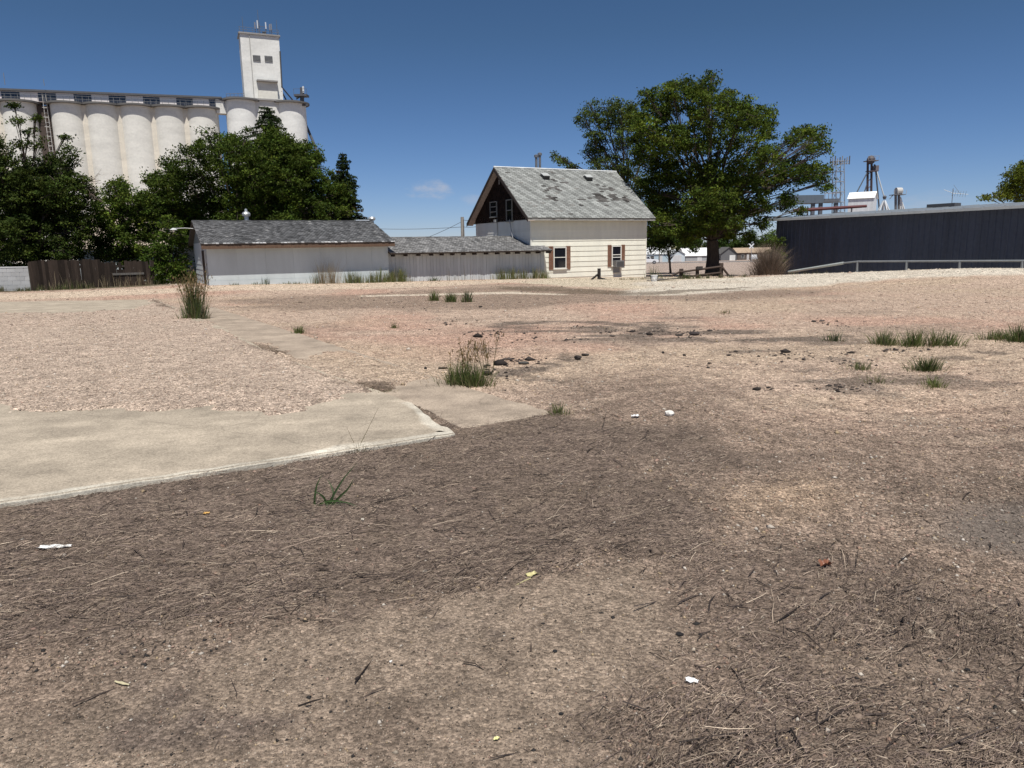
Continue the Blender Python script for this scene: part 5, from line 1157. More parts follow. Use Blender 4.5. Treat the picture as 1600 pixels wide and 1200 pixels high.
def clump(label, px, py, hpx, wpx, n, cols=(G1, G1, G2), lean=.7, seeds=0, dry=0, name='grass_clump', cat='grass', group=None, droop=.3, flat_=.8, multi=1, seedh=1.6, wide=1.0):
    p = g(px, py); s = p[1] / FPX; h, w = hpx * s * 1.2, wpx * s * .66; dry = dry or n // 9; wid = max(.0045, .00085 * p[1]) * wide
    parts = []
    for k in range(multi):
        b = p + np.array((R.uniform(-1, 1) * w * .6, R.uniform(-1, 1) * w * .4, 0)) * (multi > 1); b[2] = float(ground_z(np.array([b[0]]), np.array([b[1]]))[0])
        parts.append(blades(b, n // multi, w * (.75 if multi == 1 else .45), h * R.uniform(.8, 1.05), cols, lean, wid, droop=droop, flat_=flat_))
        parts.append(blades(b, n // multi // 3 + 4, w * 1.1, h * .38, (DRY, (.18, .14, .09), (.13, .11, .06)), 1.7, wid * .8, droop=.4, flat_=flat_))
        if dry: parts.append(blades(b, dry // multi + 1, w * .8, h * .9, (DRY, (.22, .17, .11)), lean * 1.3, wid * .8, droop=droop, flat_=flat_))
    for k in range(seeds):                      # seed stems: a thin stalk with small spikelets
        b = p + np.array((R.uniform(-1, 1) * w * .6, R.uniform(-1, 1) * w * .4, 0)); hh = h * seedh * R.uniform(.7, 1.05)
        d_ = np.array((R.uniform(-.28, .28), R.uniform(-.2, .2), 1)); top = b + d_ * hh
        parts.append(tubes4([b, b + d_ * hh * .5 + (0, 0, .01), top], wid * .32, (.14, .13, .05)))
        m = 14; u = NP.uniform(.62, 1.03, m); pp = b + d_ * hh * u[:, None] + NP.normal(0, .022 * (h / .3), (m, 3)) * np.array((1, 1, .5))
        l = .018 + wid * 1.0; t = unit(m) * .5 + np.array((0, 0, .8)); bb = unit(m)
        V = np.stack([pp - t * l, pp + bb * l * .35, pp + t * l, pp - bb * l * .35], 1).reshape(-1, 3)
        parts.append((V, np.arange(m * 4).reshape(m, 4), np.repeat(np.array(SEED)[None] * NP.uniform(.6, 1.3, (m, 1)), 4, 0)))
    V, F, C = join(parts)
    o = npmesh(name, V, F, 'grass', C, origin=p); return tag(o, label, cat, group)
def tubes4(pts, r, col):
    mb = MB(); mb.tube([tuple(q) for q in pts], r, col, 4, False); return np.array(mb.v), np.array(mb.f), np.array(mb.c)
GL_ = 'grass clumps growing on the gravel lot'
reset(60)
clump('tall upright weed with brown seed tops on the left slab edge', 305, 500, 56, 33, 420, (G1, (.10, .13, .06), (.08, .11, .05)), .42, seeds=46, seedh=1.12, name='tall_weed', cat='weed', droop=.05)
clump('leftmost of three small tufts in a row before the sheds', 678, 470, 17, 18, 130, lean=.6, group=GL_)
clump('middle of three small tufts in a row before the sheds', 705, 472, 17, 22, 150, (G1, G2, (.10, .12, .05)), lean=.7, group=GL_)
clump('rightmost greyer tuft of three in a row before the sheds', 730, 472, 19, 16, 110, ((.08, .10, .06), G1), lean=.5, group=GL_)
clump('small round green tuft on the walk behind the tall weed', 468, 522, 13, 22, 130, lean=.9, group=GL_)
clump('tiny pale tuft alone on the pink gravel', 616, 512, 11, 18, 60, (G2, (.14, .15, .08)), lean=.8, group=GL_)
clump('big bushy grass clump with tall seed heads at the end of the concrete walk', 740, 602, 42, 86, 700, (G1, (.045, .07, .02), G2), .75, seeds=22, seedh=1.55, group=GL_, multi=5, flat_=.6)
clump('low dry grey grass mat between slab and walk', 590, 618, 11, 70, 150, (DRY, (.16, .15, .09), G1), 1.3, multi=4, group=GL_)
clump('thin green tuft beside the right corner of the concrete walk', 874, 650, 25, 40, 110, (G2, (.12, .14, .06), G1), .8, dry=25, group=GL_)
clump('thin wiry tuft at the front edge of the concrete slab', 562, 708, 26, 40, 26, ((.12, .10, .06), (.14, .12, .07), G1), 1.2, group=GL_, wide=.9)
clump('small tuft right of the middle on the pink gravel near the metal building', 1304, 532, 18, 40, 90, (G1, (.10, .12, .07)), 1.0, group=GL_)
clump('wide loose green clump touching the largest clump on the right', 1398, 538, 28, 62, 260, (G1, G2, (.10, .12, .06)), .9, multi=3, group=GL_)
clump('largest thick green clump on the right of the lot', 1458, 541, 32, 84, 480, (G1, (.05, .08, .02), G2), .85, multi=4, group=GL_)
clump('long low clump beside the clump at the right picture edge', 1544, 529, 20, 66, 200, (G1, G2, (.12, .13, .06)), .9, multi=4, group=GL_)
clump('dark spiky clump cut by the right picture edge', 1592, 534, 30, 56, 300, (G1, (.05, .075, .02)), .9, group=GL_)
clump('dark round spiky clump below the largest clump', 1449, 578, 30, 62, 330, (G1, (.04, .065, .02)), 1.1, group=GL_)
clump('ragged low clump left of the dark round clump', 1347, 576, 19, 66, 120, (G1, (.12, .13, .07), G2), 1.1, multi=2, dry=30, group=GL_)
clump('sparse wiry clump with long bent blades', 1371, 597, 19, 58, 60, (G1, (.12, .12, .06)), 1.4, dry=20, group=GL_)
clump('flat bright green clump nearest the viewer on the right', 1440, 604, 20, 62, 170, (G2, G1, G2), 1.0, multi=3, group=GL_)
clump('faint low tuft near the middle of the lot', 1132, 490, 7, 34, 40, (G1, DRY), 1.2, group=GL_)
clump('sparse dry tuft lying on the gravel left of the tall weed path', 395, 518, 6, 26, 30, (DRY, (.14, .12, .07)), 1.2, group=GL_)
# broad bladed green sprout in the dry litter
p = g(520, 790); p[2] = float(ground_z(np.array([p[0]]), np.array([p[1]]))[0]); s = p[1] / FPX; parts = []
def strap(pts, w, col):
    pts = np.array(pts); n = len(pts); V = []; 
    for i, q in enumerate(pts):
        t = pts[min(i + 1, n - 1)] - pts[max(i - 1, 0)]; t /= np.linalg.norm(t); sd_ = np.cross(t, (0.25, -1, .3)); sd_ /= np.linalg.norm(sd_) + 1e-9
        ww = w * (1 - (i / (n - 1)) ** 2.2) + .0006; dpt = np.cross(sd_, t) * ww * .25
        V += [q - sd_ * ww / 2 + dpt, q, q + sd_ * ww / 2 + dpt]
    F = []
    for i in range(n - 1):
        for j in (0, 1): F.append((i * 3 + j, i * 3 + j + 1, i * 3 + 4 + j, i * 3 + 3 + j))
    return np.array(V), np.array(F), np.tile(np.array(col), (len(V), 1))
for (bx, tips, w, c) in ((-30, [(-29, 12, .0), (-25, 34, .01), (-15, 52, .02)], .014, (.05, .085, .03)), (-8, [(5, 22, .01), (20, 45, .03), (42, 68, .05)], .013, (.045, .075, .03)), (-2, [(12, 14, .0), (28, 28, -.01), (40, 50, -.02)], .015, (.05, .08, .03)),
                         (-28, [(-8, 9, -.02), (12, 11, -.04), (32, 6, -.05)], .013, (.055, .10, .03)), (-10, [(-12, 14, -.01), (-20, 24, -.03), (-28, 26, -.03)], .012, (.05, .09, .03)), (0, [(20, 8, -.02), (40, 2, -.04), (50, -4, -.05)], .010, (.05, .08, .035)), (-5, [(-8, 10, 0), (-6, -2, -.06), (-4, -8, -.09)], .012, (.05, .075, .03)), (-4, [(2, 18, .02), (-4, 30, .05), (-12, 38, .08)], .010, (.055, .09, .035))):
    pts = [p + np.array((bx * s, 0, -.005))] + [p + np.array((a * s, c_, b * s)) for (a, b, c_) in tips]
    P4 = np.array(pts); tt = np.linspace(0, 3, 11); cur = np.stack([np.interp(tt, range(4), P4[:, k]) for k in range(3)], 1); cur[1:-1] = (cur[:-2] + 2 * cur[1:-1] + cur[2:]) / 4
    parts.append(strap(cur, w, c))
V, F, C = join(parts); tag(npmesh('grass_sprout', V, F, 'grass', C, origin=p), 'broad bladed green sprout alone in the dry brown litter', 'grass')
p = g(560, 700); s = p[1] / FPX; p[2] = .0; mb = MB()
mb.tube([p + (0, 0, 0), p + (15 * s, .02, 28 * s), p + (34 * s, .04, 64 * s)], [.0028, .002, .001], (.13, .11, .06), 5); mb.tube([p + (-2 * s, 0, 0), p + (-10 * s, .0, 16 * s), p + (-17 * s, .01, 34 * s)], [.0026, .002, .001], (.12, .10, .055), 5)
o = mb.build('grass_stalk', 'straw', None, origin=p); tag(o, 'two long bare stalks rising from the slab front edge', 'grass')

# weeds along the sheds, the fence and the rail fence
def strip_weeds(label, px0, px1, py0, py1, hpx, n, cols, dry=0, lean=.3, name='weed_clump', d=None, group='weeds along the foot of the sheds and fence', seeds=0, step=16, wide=1.0):
    parts = []; m = max(1, int((px1 - px0) / step)); c0 = None
    def foot(px, py):
        if py > 447 or px < 300: fr, yy = (ff, -.35) if px > 50 else (wf, -.35)
        elif px < 606: fr, yy = gf_, -.40
        else: fr, yy = sf, -.45
        return np.array(fr.p(fr.xpx(px, yy, .3), yy, 0))
    for k in range(m):
        px = px0 + (px1 - px0) * (k + .5 + R.uniform(-.3, .3)) / m; py = py0 + (py1 - py0) * (k + .5) / m
        p = at(px, py, d) if d else (foot(px, py) if px < 860 else g(px, py)); p = np.array((p[0], p[1], Z(p[0], p[1]))); s = p[1] / FPX
        c0 = p if c0 is None or k == m // 2 else c0; h = hpx * s * R.uniform(.75, 1.2); wid = .00062 * p[1] * wide
        parts.append(blades(p, n, step * s * .8, h, cols, lean, wid, droop=.12, flat_=.5, seg=3))
        if dry: parts.append(blades(p, dry, step * s * .8, h * 1.12, (DRY, (.24, .19, .12), (.36, .30, .2)), lean, wid * .7, droop=.05, flat_=.5, seg=3))
    V, F, C = join(parts); return tag(npmesh(name, V, F, 'grass', C, origin=c0), label, 'weeds', group)
reset(70)
TALL = ((.09, .11, .05), (.12, .135, .065), G2, (.15, .15, .08))
strip_weeds('tall pale green weeds along the right half of the garage wall', 535, 634, 440, 438.5, 25, 90, TALL, 25)
strip_weeds('yellow green grass tuft at the joint of garage and shed', 604, 636, 440, 439.5, 23, 110, ((.16, .17, .05), G2), 10)
strip_weeds('dry tan bunch of leafless stems before the garage wall', 494, 536, 444, 443.5, 47, 24, ((.26, .20, .15), (.32, .25, .18)), 110, lean=.45, wide=.75)
strip_weeds('thin dark green weeds left of the dry tan bunch', 478, 496, 442, 441.5, 22, 30, (G1, TALL[0]), 6)
strip_weeds('single small dark weed before the middle of the garage', 408, 424, 445.5, 445, 13, 40, (G1, (.04, .05, .03)), 0)
strip_weeds('low green fringe at the left foot of the garage', 362, 406, 446.5, 446, 5, 30, (G1, TALL[1]), 6, lean=.8)
strip_weeds('low green fringe at the middle foot of the garage', 446, 478, 445, 444.5, 5, 30, (G1, TALL[1]), 6, lean=.8)
strip_weeds('tall yellowish grass along the right end of the shed wall', 772, 858, 436.5, 435, 20, 100, ((.15, .15, .06), TALL[1], TALL[2]), 30)
strip_weeds('leafy dark weed low before the shed wall', 660, 684, 439.5, 439, 9, 50, (G1, (.05, .07, .025)), 0, lean=.9)
strip_weeds('thin scattered stalks along the middle of the shed wall', 690, 770, 438.5, 437.5, 24, 5, ((.11, .10, .07), (.2, .17, .12)), 3, lean=.15)
strip_weeds('dark weed stalks at the left of the shed wall', 636, 660, 439.5, 439, 17, 12, ((.08, .085, .05), (.14, .12, .09)), 4, lean=.2)
strip_weeds('ragged green and straw weeds along the foot of the block wall', -40, 50, 459, 457, 10, 50, (G1, TALL[0], (.06, .07, .03)), 24, lean=.6)
strip_weeds('ragged dry weeds along the foot of the dark board fence', 50, 150, 457, 454, 14, 40, (G1, (.07, .075, .035)), 22, lean=.5)
strip_weeds('reddish dry stems along the right end of the dark board fence', 150, 245, 454, 451, 20, 14, ((.11, .06, .045), (.10, .085, .05)), 26, lean=.45)
strip_weeds('pale tan stalks sprouting before the dark fence boards', 84, 120, 456, 455, 40, 3, (DRY,), 4, lean=.5)
strip_weeds('weeds and leaf litter under the leafy bush', 240, 300, 452, 449, 12, 34, (G1, (.05, .06, .03)), 20, lean=.6)
strip_weeds('low weeds at the foot of the rail fence posts', 1050, 1170, 437, 432, 8, 30, (G1, (.07, .075, .04), TALL[0]), 16, lean=.6, d=35.5, group=None)
strip_weeds('low dark weeds along the house corner foundation', 960, 1008, 437.5, 436.5, 5, 26, (G1, DRY), 14, lean=.7, group=None)
strip_weeds('leafy weed with upright stems right of the house corner', 1014, 1026, 436, 436, 20, 50, (G1, (.05, .07, .03)), 6, lean=.5, d=36, group=None)
strip_weeds('small leafy weed against the second rail fence post', 1060, 1074, 437, 437, 14, 60, (G1, (.045, .065, .025)), 0, lean=.7, d=35.6, group=None)
strip_weeds('thin weeds standing between bucket and rail fence', 1034, 1056, 436, 436, 15, 10, (G1, TALL[0]), 6, lean=.4, d=36, group=None)
strip_weeds('green weeds under the sloping end of the pipe railing', 1232, 1300, 430, 426, 9, 36, (G1, (.05, .065, .03)), 8, lean=.5, d=40, group=None)
# big dry tumbleweed bush and the small green shrub behind it
reset(80)
b = at(1200, 433, 39.5); b[2] = Z(b[0], b[1]); t = thing('dry_bush', 'big brown leafless bush with fanned stems beside the metal building', 'bush', b)
parts = [blades(b, 1900, .6, 1.9, ((.17, .13, .10), (.22, .17, .13), (.11, .085, .065), (.26, .2, .15)), .95, .013, droop=.16, hmin=.35, seg=5), blades(b, 1200, .85, 1.25, ((.10, .08, .06), (.16, .12, .09)), 1.15, .013, droop=.2, hmin=.3)]
V, F, C = join(parts); npmesh('stems', V, F, 'straw', C, parent=t)['label'] = 'fanned dry stems'
B6 = at(1213, 425, 44); B6[2] = Z(B6[0], B6[1])
tree('shrub', 'small dark green shrub behind the dry bush at the metal wall', B6, 44, [(1208, 383, 8), (1216, 378, 8), (1219, 388, 8), (1206, 394, 8), (1213, 400, 10), (1220, 410, 9), (1206, 412, 9)], .06, .5, leaf=.11, col=(.05, .07, .025), ycol=(.08, .10, .03), dens=14, per=24, spray=.25, seed=30, back=False)

# ------------------------------------------------------------------ loose stones, gravel, asphalt crumbs, straw
reset(90)
OCT_F = np.array([(0, 2, 4), (2, 1, 4), (1, 3, 4), (3, 0, 4), (2, 0, 5), (1, 2, 5), (3, 1, 5), (0, 3, 5)])
OCT_V = np.array([(1, 0, 0), (-1, 0, 0), (0, 1, 0), (0, -1, 0), (0, 0, 1), (0, 0, -1)], float)
def stones(name, P, size, C, flat_=.6):
    n = len(P); V = OCT_V[None] * NP.uniform(.6, 1.25, (n, 6, 1)) * size[:, None, None]
    V[:, :, 2] *= flat_; V += NP.normal(0, .12, (n, 6, 3)) * size[:, None, None]
    q = NP.uniform(0, 6.283, n); c, s = np.cos(q)[:, None], np.sin(q)[:, None]
    X = V[:, :, 0] * c - V[:, :, 1] * s; Y = V[:, :, 0] * s + V[:, :, 1] * c
    V = np.stack([X, Y, V[:, :, 2]], -1) + P[:, None, :]
    F = (np.arange(n)[:, None, None] * 6 + OCT_F[None]).reshape(-1, 3)
    o = npmesh(name, V.reshape(-1, 3), F, 'stone', np.repeat(C, 6, 0)); o['kind'] = 'stuff'; return o
def scatter(n, y0, y1, amax=.84):
    y = np.exp(NP.uniform(math.log(y0), math.log(y1), n)); x = NP.uniform(-amax, amax, n) * (y + .6); return x, y
x, y = scatter(175000, 1.7, 40)
col_, peb_, m_, b_, bot_, w_ = ground_colour(x, y)
c1, c2 = cover(x, y); onslab = ((sdist(SLAB1, x, y) < 0) & (c1 < .55)) | ((sdist(SLAB2, x, y) < 0) & (c2 < .5))
nearedge = np.abs(sdist(SLAB1, x, y)) < .16 * (1 + fbm(x * 1.2, y * 1.2, 88, 3)); keep = (~onslab | (NP.random(len(x)) < .012 + .16 * nearedge + .5 * np.where(sdist(SLAB1, x, y) < 0, c1, c2))) & (NP.random(len(x)) < np.clip(.9 - .75 * m_ - .35 * bot_, .05, 1))
x, y, col_, bot_, b_ = x[keep], y[keep], col_[keep], bot_[keep], b_[keep]
k = NP.random(len(x)); size = np.exp(NP.normal(math.log(.0050), .42, len(x))) * (1 + .085 * y) * np.where(bot_ > .5, .55, 1)
C = col_ * NP.uniform(.65, 1.45, (len(x), 1))
pal = np.array([(.38, .25, .20), (.52, .45, .36), (.30, .19, .14), (.60, .55, .48), (.16, .12, .10), (.44, .33, .2)])
pi = NP.integers(0, len(pal), len(x)); sel = NP.random(len(x)) < .30; C[sel] = C[sel] * .35 + pal[pi[sel]] * .65 * NP.uniform(.7, 1.1, (sel.sum(), 1))
sel = (NP.random(len(x)) < .16) & (bot_ > .3); C[sel] = (.03, .028, .027)
z = ground_z(x, y); stones('gravel', np.c_[x, y, z + size * .12], size, C)
x, y = scatter(190000, 1.7, 7.5)              # sand grains and crumbs of the bare foreground
col_, peb_, m_, b_, bot_, w_ = ground_colour(x, y); c1, c2 = cover(x, y)
onslab = ((sdist(SLAB1, x, y) < 0) & (c1 < .55)) | ((sdist(SLAB2, x, y) < 0) & (c2 < .5))
keep = ~onslab & (NP.random(len(x)) < np.clip(1 - .8 * m_, .05, 1)); x, y, col_ = x[keep], y[keep], col_[keep]
size = np.exp(NP.normal(math.log(.0017), .33, len(x))) * (1 + .10 * y); C = col_ * NP.uniform(.6, 1.55, (len(x), 1))
k = NP.random(len(x)); C[k < .13] *= .3; C[k > .93] = C[k > .93] * .4 + np.array((.50, .44, .37)) * .6
stones('sand_grains', np.c_[x, y, ground_z(x, y) + size * .15], size, C, .7)
# asphalt crumbs where the old surface broke up
def g2(px, py): return g(px, py)[:2]
cr = []
for (px, py, wx, wy, n) in ((700, 505, 60, 10, 60), (780, 522, 60, 8, 80), (850, 530, 60, 7, 70), (905, 512, 40, 3, 40), (960, 518, 60, 5, 60), (1070, 520, 60, 8, 140), (780, 575, 40, 14, 60), (800, 565, 40, 6, 60), (1280, 503, 30, 4, 30), (1320, 510, 24, 3, 18), (1210, 553, 70, 6, 50), (1330, 566, 50, 5, 40), (1310, 607, 50, 8, 60), (640, 480, 70, 6, 40), (580, 470, 60, 5, 40), (1000, 470, 120, 5, 50), (1240, 560, 60, 5, 40), (1400, 548, 60, 6, 60), (1190, 610, 30, 4, 16), (1100, 560, 80, 40, 16), (760, 660, 120, 40, 10)):
    for _ in range(int(n * .7)): cr.append((*g2(px + R.gauss(0, .55) * wx, py + R.gauss(0, .55) * wy),))
cr = np.array(cr); sz = np.exp(NP.normal(math.log(.020), .5, len(cr))); zz = ground_z(cr[:, 0], cr[:, 1])
stones('asphalt_crumbs', np.c_[cr, zz + sz * .2], sz, np.array((.055, .045, .04)) * NP.uniform(.5, 1.7, (len(cr), 1)), .45)
# single chunks large enough to point at
def chunk(name, label, cat, px, py, sx, sy, sz_, col, seed, group=None, mat='stone', sub=2, rough=.22):
    r = random.Random(seed); p = g(px, py); s = p[1] / FPX; z = float(ground_z(np.array([p[0]]), np.array([p[1]]))[0])
    bm = __import__('bmesh').new(); __import__('bmesh').ops.create_icosphere(bm, subdivisions=sub, radius=1.0)
    pl_ = [(unit(1)[0], r.uniform(.55, .9)) for _ in range(7)]
    V = []
    for v in bm.verts:
        q = np.array(v.co)
        for nrm, dd in pl_:
            t = q @ nrm
            if t > dd: q = q - nrm * (t - dd)
        q = q * (1 + r.uniform(-rough, rough) * .35); V.append((p[0] + q[0] * sx * s / 2, p[1] + q[1] * sy * s / 2, z + (q[2] * .5 + .34) * sz_ * s))
    F = [tuple(v.index for v in f.verts) for f in bm.faces]; bm.free()
    mb = MB(); mb.add(V, F, col); o = mb.build(name, mat, None, origin=(p[0], p[1], z)); return tag(o, label, cat, group)
reset(95)
chunk('rock', 'rough white rock on bare ground right of the middle', 'rock', 1045, 650, 18, 14, 12, (.66, .63, .58), 1)
chunk('asphalt_chunk', 'blackish asphalt lump left of a pair in the middle of the lot', 'asphalt lump', 903, 562, 13, 12, 9, (.05, .042, .038), 2)
chunk('asphalt_chunk', 'blackish asphalt lump upper right of a pair in the middle of the lot', 'asphalt lump', 914, 556, 13, 10, 6, (.045, .04, .036), 3)
chunk('asphalt_chunk', 'long flat asphalt lump beside the bushy seed head clump', 'asphalt lump', 692, 577, 16, 8, 5, (.075, .06, .045), 4)
chunk('asphalt_chunk', 'small round asphalt lump left of the bushy seed head clump', 'asphalt lump', 665, 578, 5, 5, 5, (.03, .027, .025), 5)
chunk('asphalt_chunk', 'tilted asphalt slab piece right of the bushy seed head clump', 'asphalt lump', 818, 569, 18, 12, 7, (.07, .066, .06), 6)
chunk('asphalt_chunk', 'widest lump on the broken asphalt heap near the lot centre', 'asphalt lump', 1083, 524, 20, 16, 7, (.05, .042, .04), 7)
chunk('asphalt_chunk', 'flat dark lump at the left end of the asphalt heap', 'asphalt lump', 1061, 525, 12, 9, 4, (.045, .04, .037), 8)
chunk('asphalt_chunk', 'flat dark lump lying behind the right grass clumps', 'asphalt lump', 1272, 503, 9, 8, 3.5, (.04, .035, .032), 9)
chunk('asphalt_chunk', 'small dark lump below the middle asphalt streak', 'asphalt lump', 1036, 553, 5, 5, 4.5, (.035, .03, .028), 10)
chunk('asphalt_chunk', 'small dark lump right below the middle asphalt streak', 'asphalt lump', 1069, 557, 6, 5, 4.5, (.035, .03, .028), 11)
chunk('asphalt_chunk', 'black crumbly lump in the sandy foreground right of centre', 'asphalt lump', 1062, 993, 14, 10, 7, (.022, .021, .021), 12)
chunk('asphalt_chunk', 'small black lump in the sandy foreground centre', 'asphalt lump', 867, 1021, 9, 8, 5, (.022, .022, .023), 13)
chunk('asphalt_chunk', 'small black lump near the bottom of the sandy foreground', 'asphalt lump', 877, 1117, 10, 8, 5, (.022, .022, .023), 14)
chunk('asphalt_chunk', 'black lump in the twig litter at lower right', 'asphalt lump', 1511, 1043, 11, 10, 6, (.02, .02, .02), 15)
chunk('pebble', 'round white pebble on the sandy foreground', 'pebble', 611, 1038, 7, 6, 5, (.72, .70, .66), 16)
chunk('pebble', 'small cream pebble in the litter below the green sprout', 'pebble', 567, 816, 7, 6, 5, (.55, .50, .42), 17)
def scrap(name, label, cat, px, py, w, h, col, seed, ang=0.0, curl=.25):
    r = random.Random(seed); p = g(px, py); s = p[1] / FPX; z = float(ground_z(np.array([p[0]]), np.array([p[1]]))[0]) + .004
    n, m = 9, 4; V = []; ca, sa = math.cos(ang), math.sin(ang)
    wv = [r.uniform(-1, 1) for _ in range(8)]; W, H = w * s * .9, h * s * 1.7
    for top in (1, 0):
        for j in range(m + 1):
            for i in range(n + 1):
                u, v = i / n - .5, j / m - .5; e = 1 - .35 * abs(u) * (1 + wv[0]); a, b = u * W * (1 + .1 * wv[j]), v * H * e * (1 + .25 * math.sin(6 * u + wv[1] * 3))
                hh = curl * H * (abs(v) * 1.2 + .5 * math.sin(7 * u + wv[2] * 3) ** 2 * .6) + .0 
                V.append((p[0] + a * ca - b * sa, p[1] + a * sa + b * ca, z + hh + (.0012 if top else 0)))
    F = []; o_ = (n + 1) * (m + 1)
    for j in range(m):
        for i in range(n):
            a = j * (n + 1) + i; F.append((a, a + 1, a + n + 2, a + n + 1)); F.append((o_ + a + n + 1, o_ + a + n + 2, o_ + a + 1, o_ + a))
    for i in range(n): F.append((i + 1, i, o_ + i, o_ + i + 1)); a = m * (n + 1) + i; F.append((a, a + 1, o_ + a + 1, o_ + a))
    for j in range(m): a = j * (n + 1); F.append((a, a + n + 1, o_ + a + n + 1, o_ + a)); a += n; F.append((a + n + 1, a, o_ + a, o_ + a + n + 1))
    mb = MB(); mb.add(V, F, col); return tag(mb.build(name, 'plastic', None, origin=p), label, cat)
scrap('plastic_scrap', 'long white plastic strip on the dry litter at far left', 'litter', 86, 859, 58, 7, (.74, .74, .72), 1, .05, .35)
scrap('paper_scrap', 'white torn paper scrap at lower right of the sand', 'litter', 1081, 1066, 24, 8, (.78, .78, .78), 2, -.35, .4)
scrap('paper_scrap', 'small white crumpled scrap left of the white rock', 'litter', 993, 653, 14, 5, (.72, .72, .72), 3, .1, .6)
scrap('dry_leaf', 'pale yellow curled leaf on the sandy foreground', 'leaf', 832, 902, 24, 7, (.50, .45, .22), 4, .65, .35)
scrap('dry_leaf', 'pale thin curled leaf at lower left of the litter', 'leaf', 190, 1069, 34, 3, (.45, .40, .26), 5, -.35, .5)
scrap('dry_leaf', 'short yellow leaf near the bottom centre of the sand', 'leaf', 776, 1158, 13, 4, (.60, .58, .26), 6, .5, .5)
scrap('dry_leaf', 'rusty brown leaf lying on the right twig pile', 'leaf', 1290, 888, 22, 8, (.22, .09, .05), 7, .3, .9)
scrap('dry_leaf', 'small orange flake in the litter at upper left', 'leaf', 323, 807, 11, 4, (.55, .33, .10), 8, .3, .5)
mb = MB(); p = g(822, 910); s = p[1] / FPX; mb.tube([p + (-20 * s, -.05, .006), p + (-4 * s, -.01, .012), p + (8 * s, .02, .012)], [.0015, .003, .004], (.45, .40, .22), 5); tag(mb.build('leaf_stalk', 'straw', None, origin=p), 'pale stalk trailing from the yellow curled leaf', 'stalk')
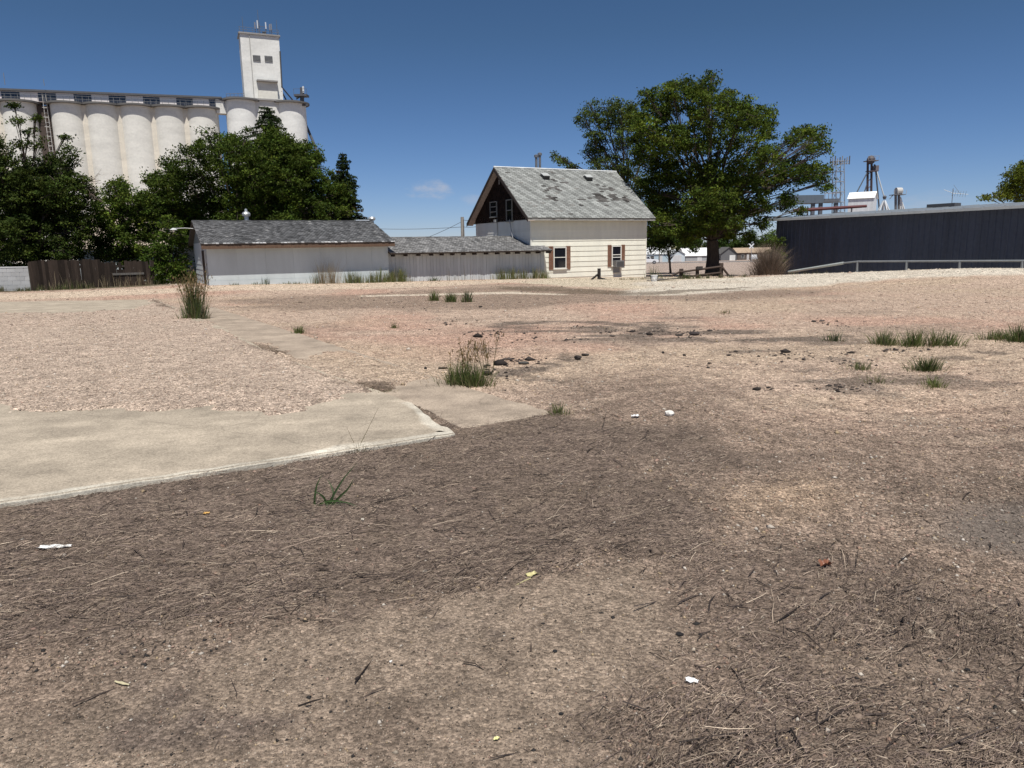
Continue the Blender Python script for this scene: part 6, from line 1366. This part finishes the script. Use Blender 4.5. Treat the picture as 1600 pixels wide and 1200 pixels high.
# straw, twigs and dead grass of the foreground litter
def straws(n, y0, y1, lens, wids, cols, mask, stand=.0, seed=1, amax=.86, lift=.010, bias=.35, dens=None):
    x, y = scatter(n, y0, y1, amax); c_, pb, m, b, bot, w = ground_colour(x, y)
    c1, c2 = cover(x, y); on = ((sdist(SLAB1, x, y) < .0) & (c1 < .8)) | ((sdist(SLAB2, x, y) < .0) & (c2 < .8))
    pr = mask(m, b, bot, x, y); k = (NP.random(n) < pr) & ~on; x, y, m = x[k], y[k], m[k]; n = len(x)
    L_ = np.exp(NP.normal(math.log(lens), .55, n)); W_ = wids * NP.uniform(.5, 1.5, n) * (1 + .06 * y)
    flow = .66 + .7 * fbm(x * .5, y * .5, 71, 2); a = np.where(NP.random(n) < bias, flow + NP.normal(0, .3, n), NP.uniform(0, 6.283, n))
    el_ = NP.normal(0, .17, n); sdm = NP.random(n) < stand; el_ = np.where(sdm, NP.uniform(.5, 1.4, n), el_)
    cl = smooth(-.1, .45, fbm(x * 2.8, y * 2.8, 97, 4)); z = ground_z(x, y) + NP.uniform(0.001, lift, n) * (.4 + m * (.6 + 1.6 * cl)); tone = np.exp(.32 * fbm(x * 1.7, y * 1.7, 98, 3) + .22 * fbm(x * 7, y * 7, 99, 3))
    d_ = np.stack([np.cos(a) * np.cos(el_), np.sin(a) * np.cos(el_), np.sin(el_)], 1); sd_ = np.stack([-np.sin(a), np.cos(a), 0 * a], 1)
    up = np.cross(d_, sd_); bend = NP.normal(0, .05, n)[:, None] * L_[:, None]; rise = NP.uniform(0, .07, n)[:, None] * L_[:, None]
    P0 = np.stack([x, y, z], 1); Ls, Ws = L_[:, None], W_[:, None]
    A = P0 - d_ * Ls * np.where(sdm, 0, .5)[:, None]; B = P0 + d_ * Ls * np.where(sdm, .5, 0)[:, None] + sd_ * bend + up * rise; E = P0 + d_ * Ls * np.where(sdm, 1, .5)[:, None]
    # three-sided prisms with a bend in the middle
    o1, o2, o3 = sd_ * Ws * .5, -sd_ * Ws * .5, up * Ws * .55
    V = np.stack([A + o1, A + o3, A + o2, B + o1, B + o3, B + o2, E + o1 * .5, E + o3 * .5, E + o2 * .5], 1)
    i9 = np.arange(n)[:, None] * 9; q = []
    for s in (0, 3):
        for (u, v) in ((0, 1), (1, 2)): q.append(np.concatenate([i9 + s + u, i9 + s + v, i9 + s + 3 + v, i9 + s + 3 + u], 1))
    F = np.vstack(q); cols = np.array(cols); C = cols[NP.integers(0, len(cols), n)] * np.array((.99, .925, .87)) * NP.uniform(.45, 1.55, (n, 1)) * tone[:, None]
    return V.reshape(-1, 3), F, np.repeat(C, 9, 0)
reset(99)
DKS = [(.12, .098, .085), (.16, .13, .11), (.21, .172, .145), (.085, .068, .062), (.25, .21, .175), (.14, .112, .105)]
LTS = [(.33, .28, .225), (.40, .35, .285), (.27, .225, .18)]
mk = lambda m, b, bot, x, y: np.clip(m * 1.1, 0, 1)
mk = lambda m, b, bot, x, y: np.clip(m * (.35 + 1.5 * smooth(-.35, .35, fbm(x * 2.8, y * 2.8, 97, 4))), 0, 1)
parts = [straws(250000, 1.75, 8.5, .021, .0016, DKS + DKS + LTS[2:], mk, .05, lift=.014, bias=.5),
         straws(19000, 1.75, 8.5, .024, .0015, LTS + DKS[2:3], mk, .02, lift=.018, bias=.55),
         straws(7000, 1.75, 9, .085, .0018, LTS + DKS, mk, .0, lift=.016, bias=.75),
         straws(42000, 1.75, 16, .022, .0016, DKS[:4] + LTS[2:], lambda m, b, bot, x, y: np.clip(.55 * b * smooth(-.3, .4, fbm(x * 1.4, y * 1.4, 96, 4)) + .08, 0, 1) * (1 - .8 * m) * (1 - .85 * bot), .05, lift=.006),
         straws(3500, 1.75, 7, .11, .0042, [(.045, .036, .032), (.06, .048, .042), (.032, .027, .026)], lambda m, b, bot, x, y: np.clip(m * .7 + .03, 0, 1), .0, lift=.014, bias=.5)]
V, F, C = join(parts); straw = npmesh('straw_litter', V, F, 'straw', C); straw['kind'] = 'stuff'
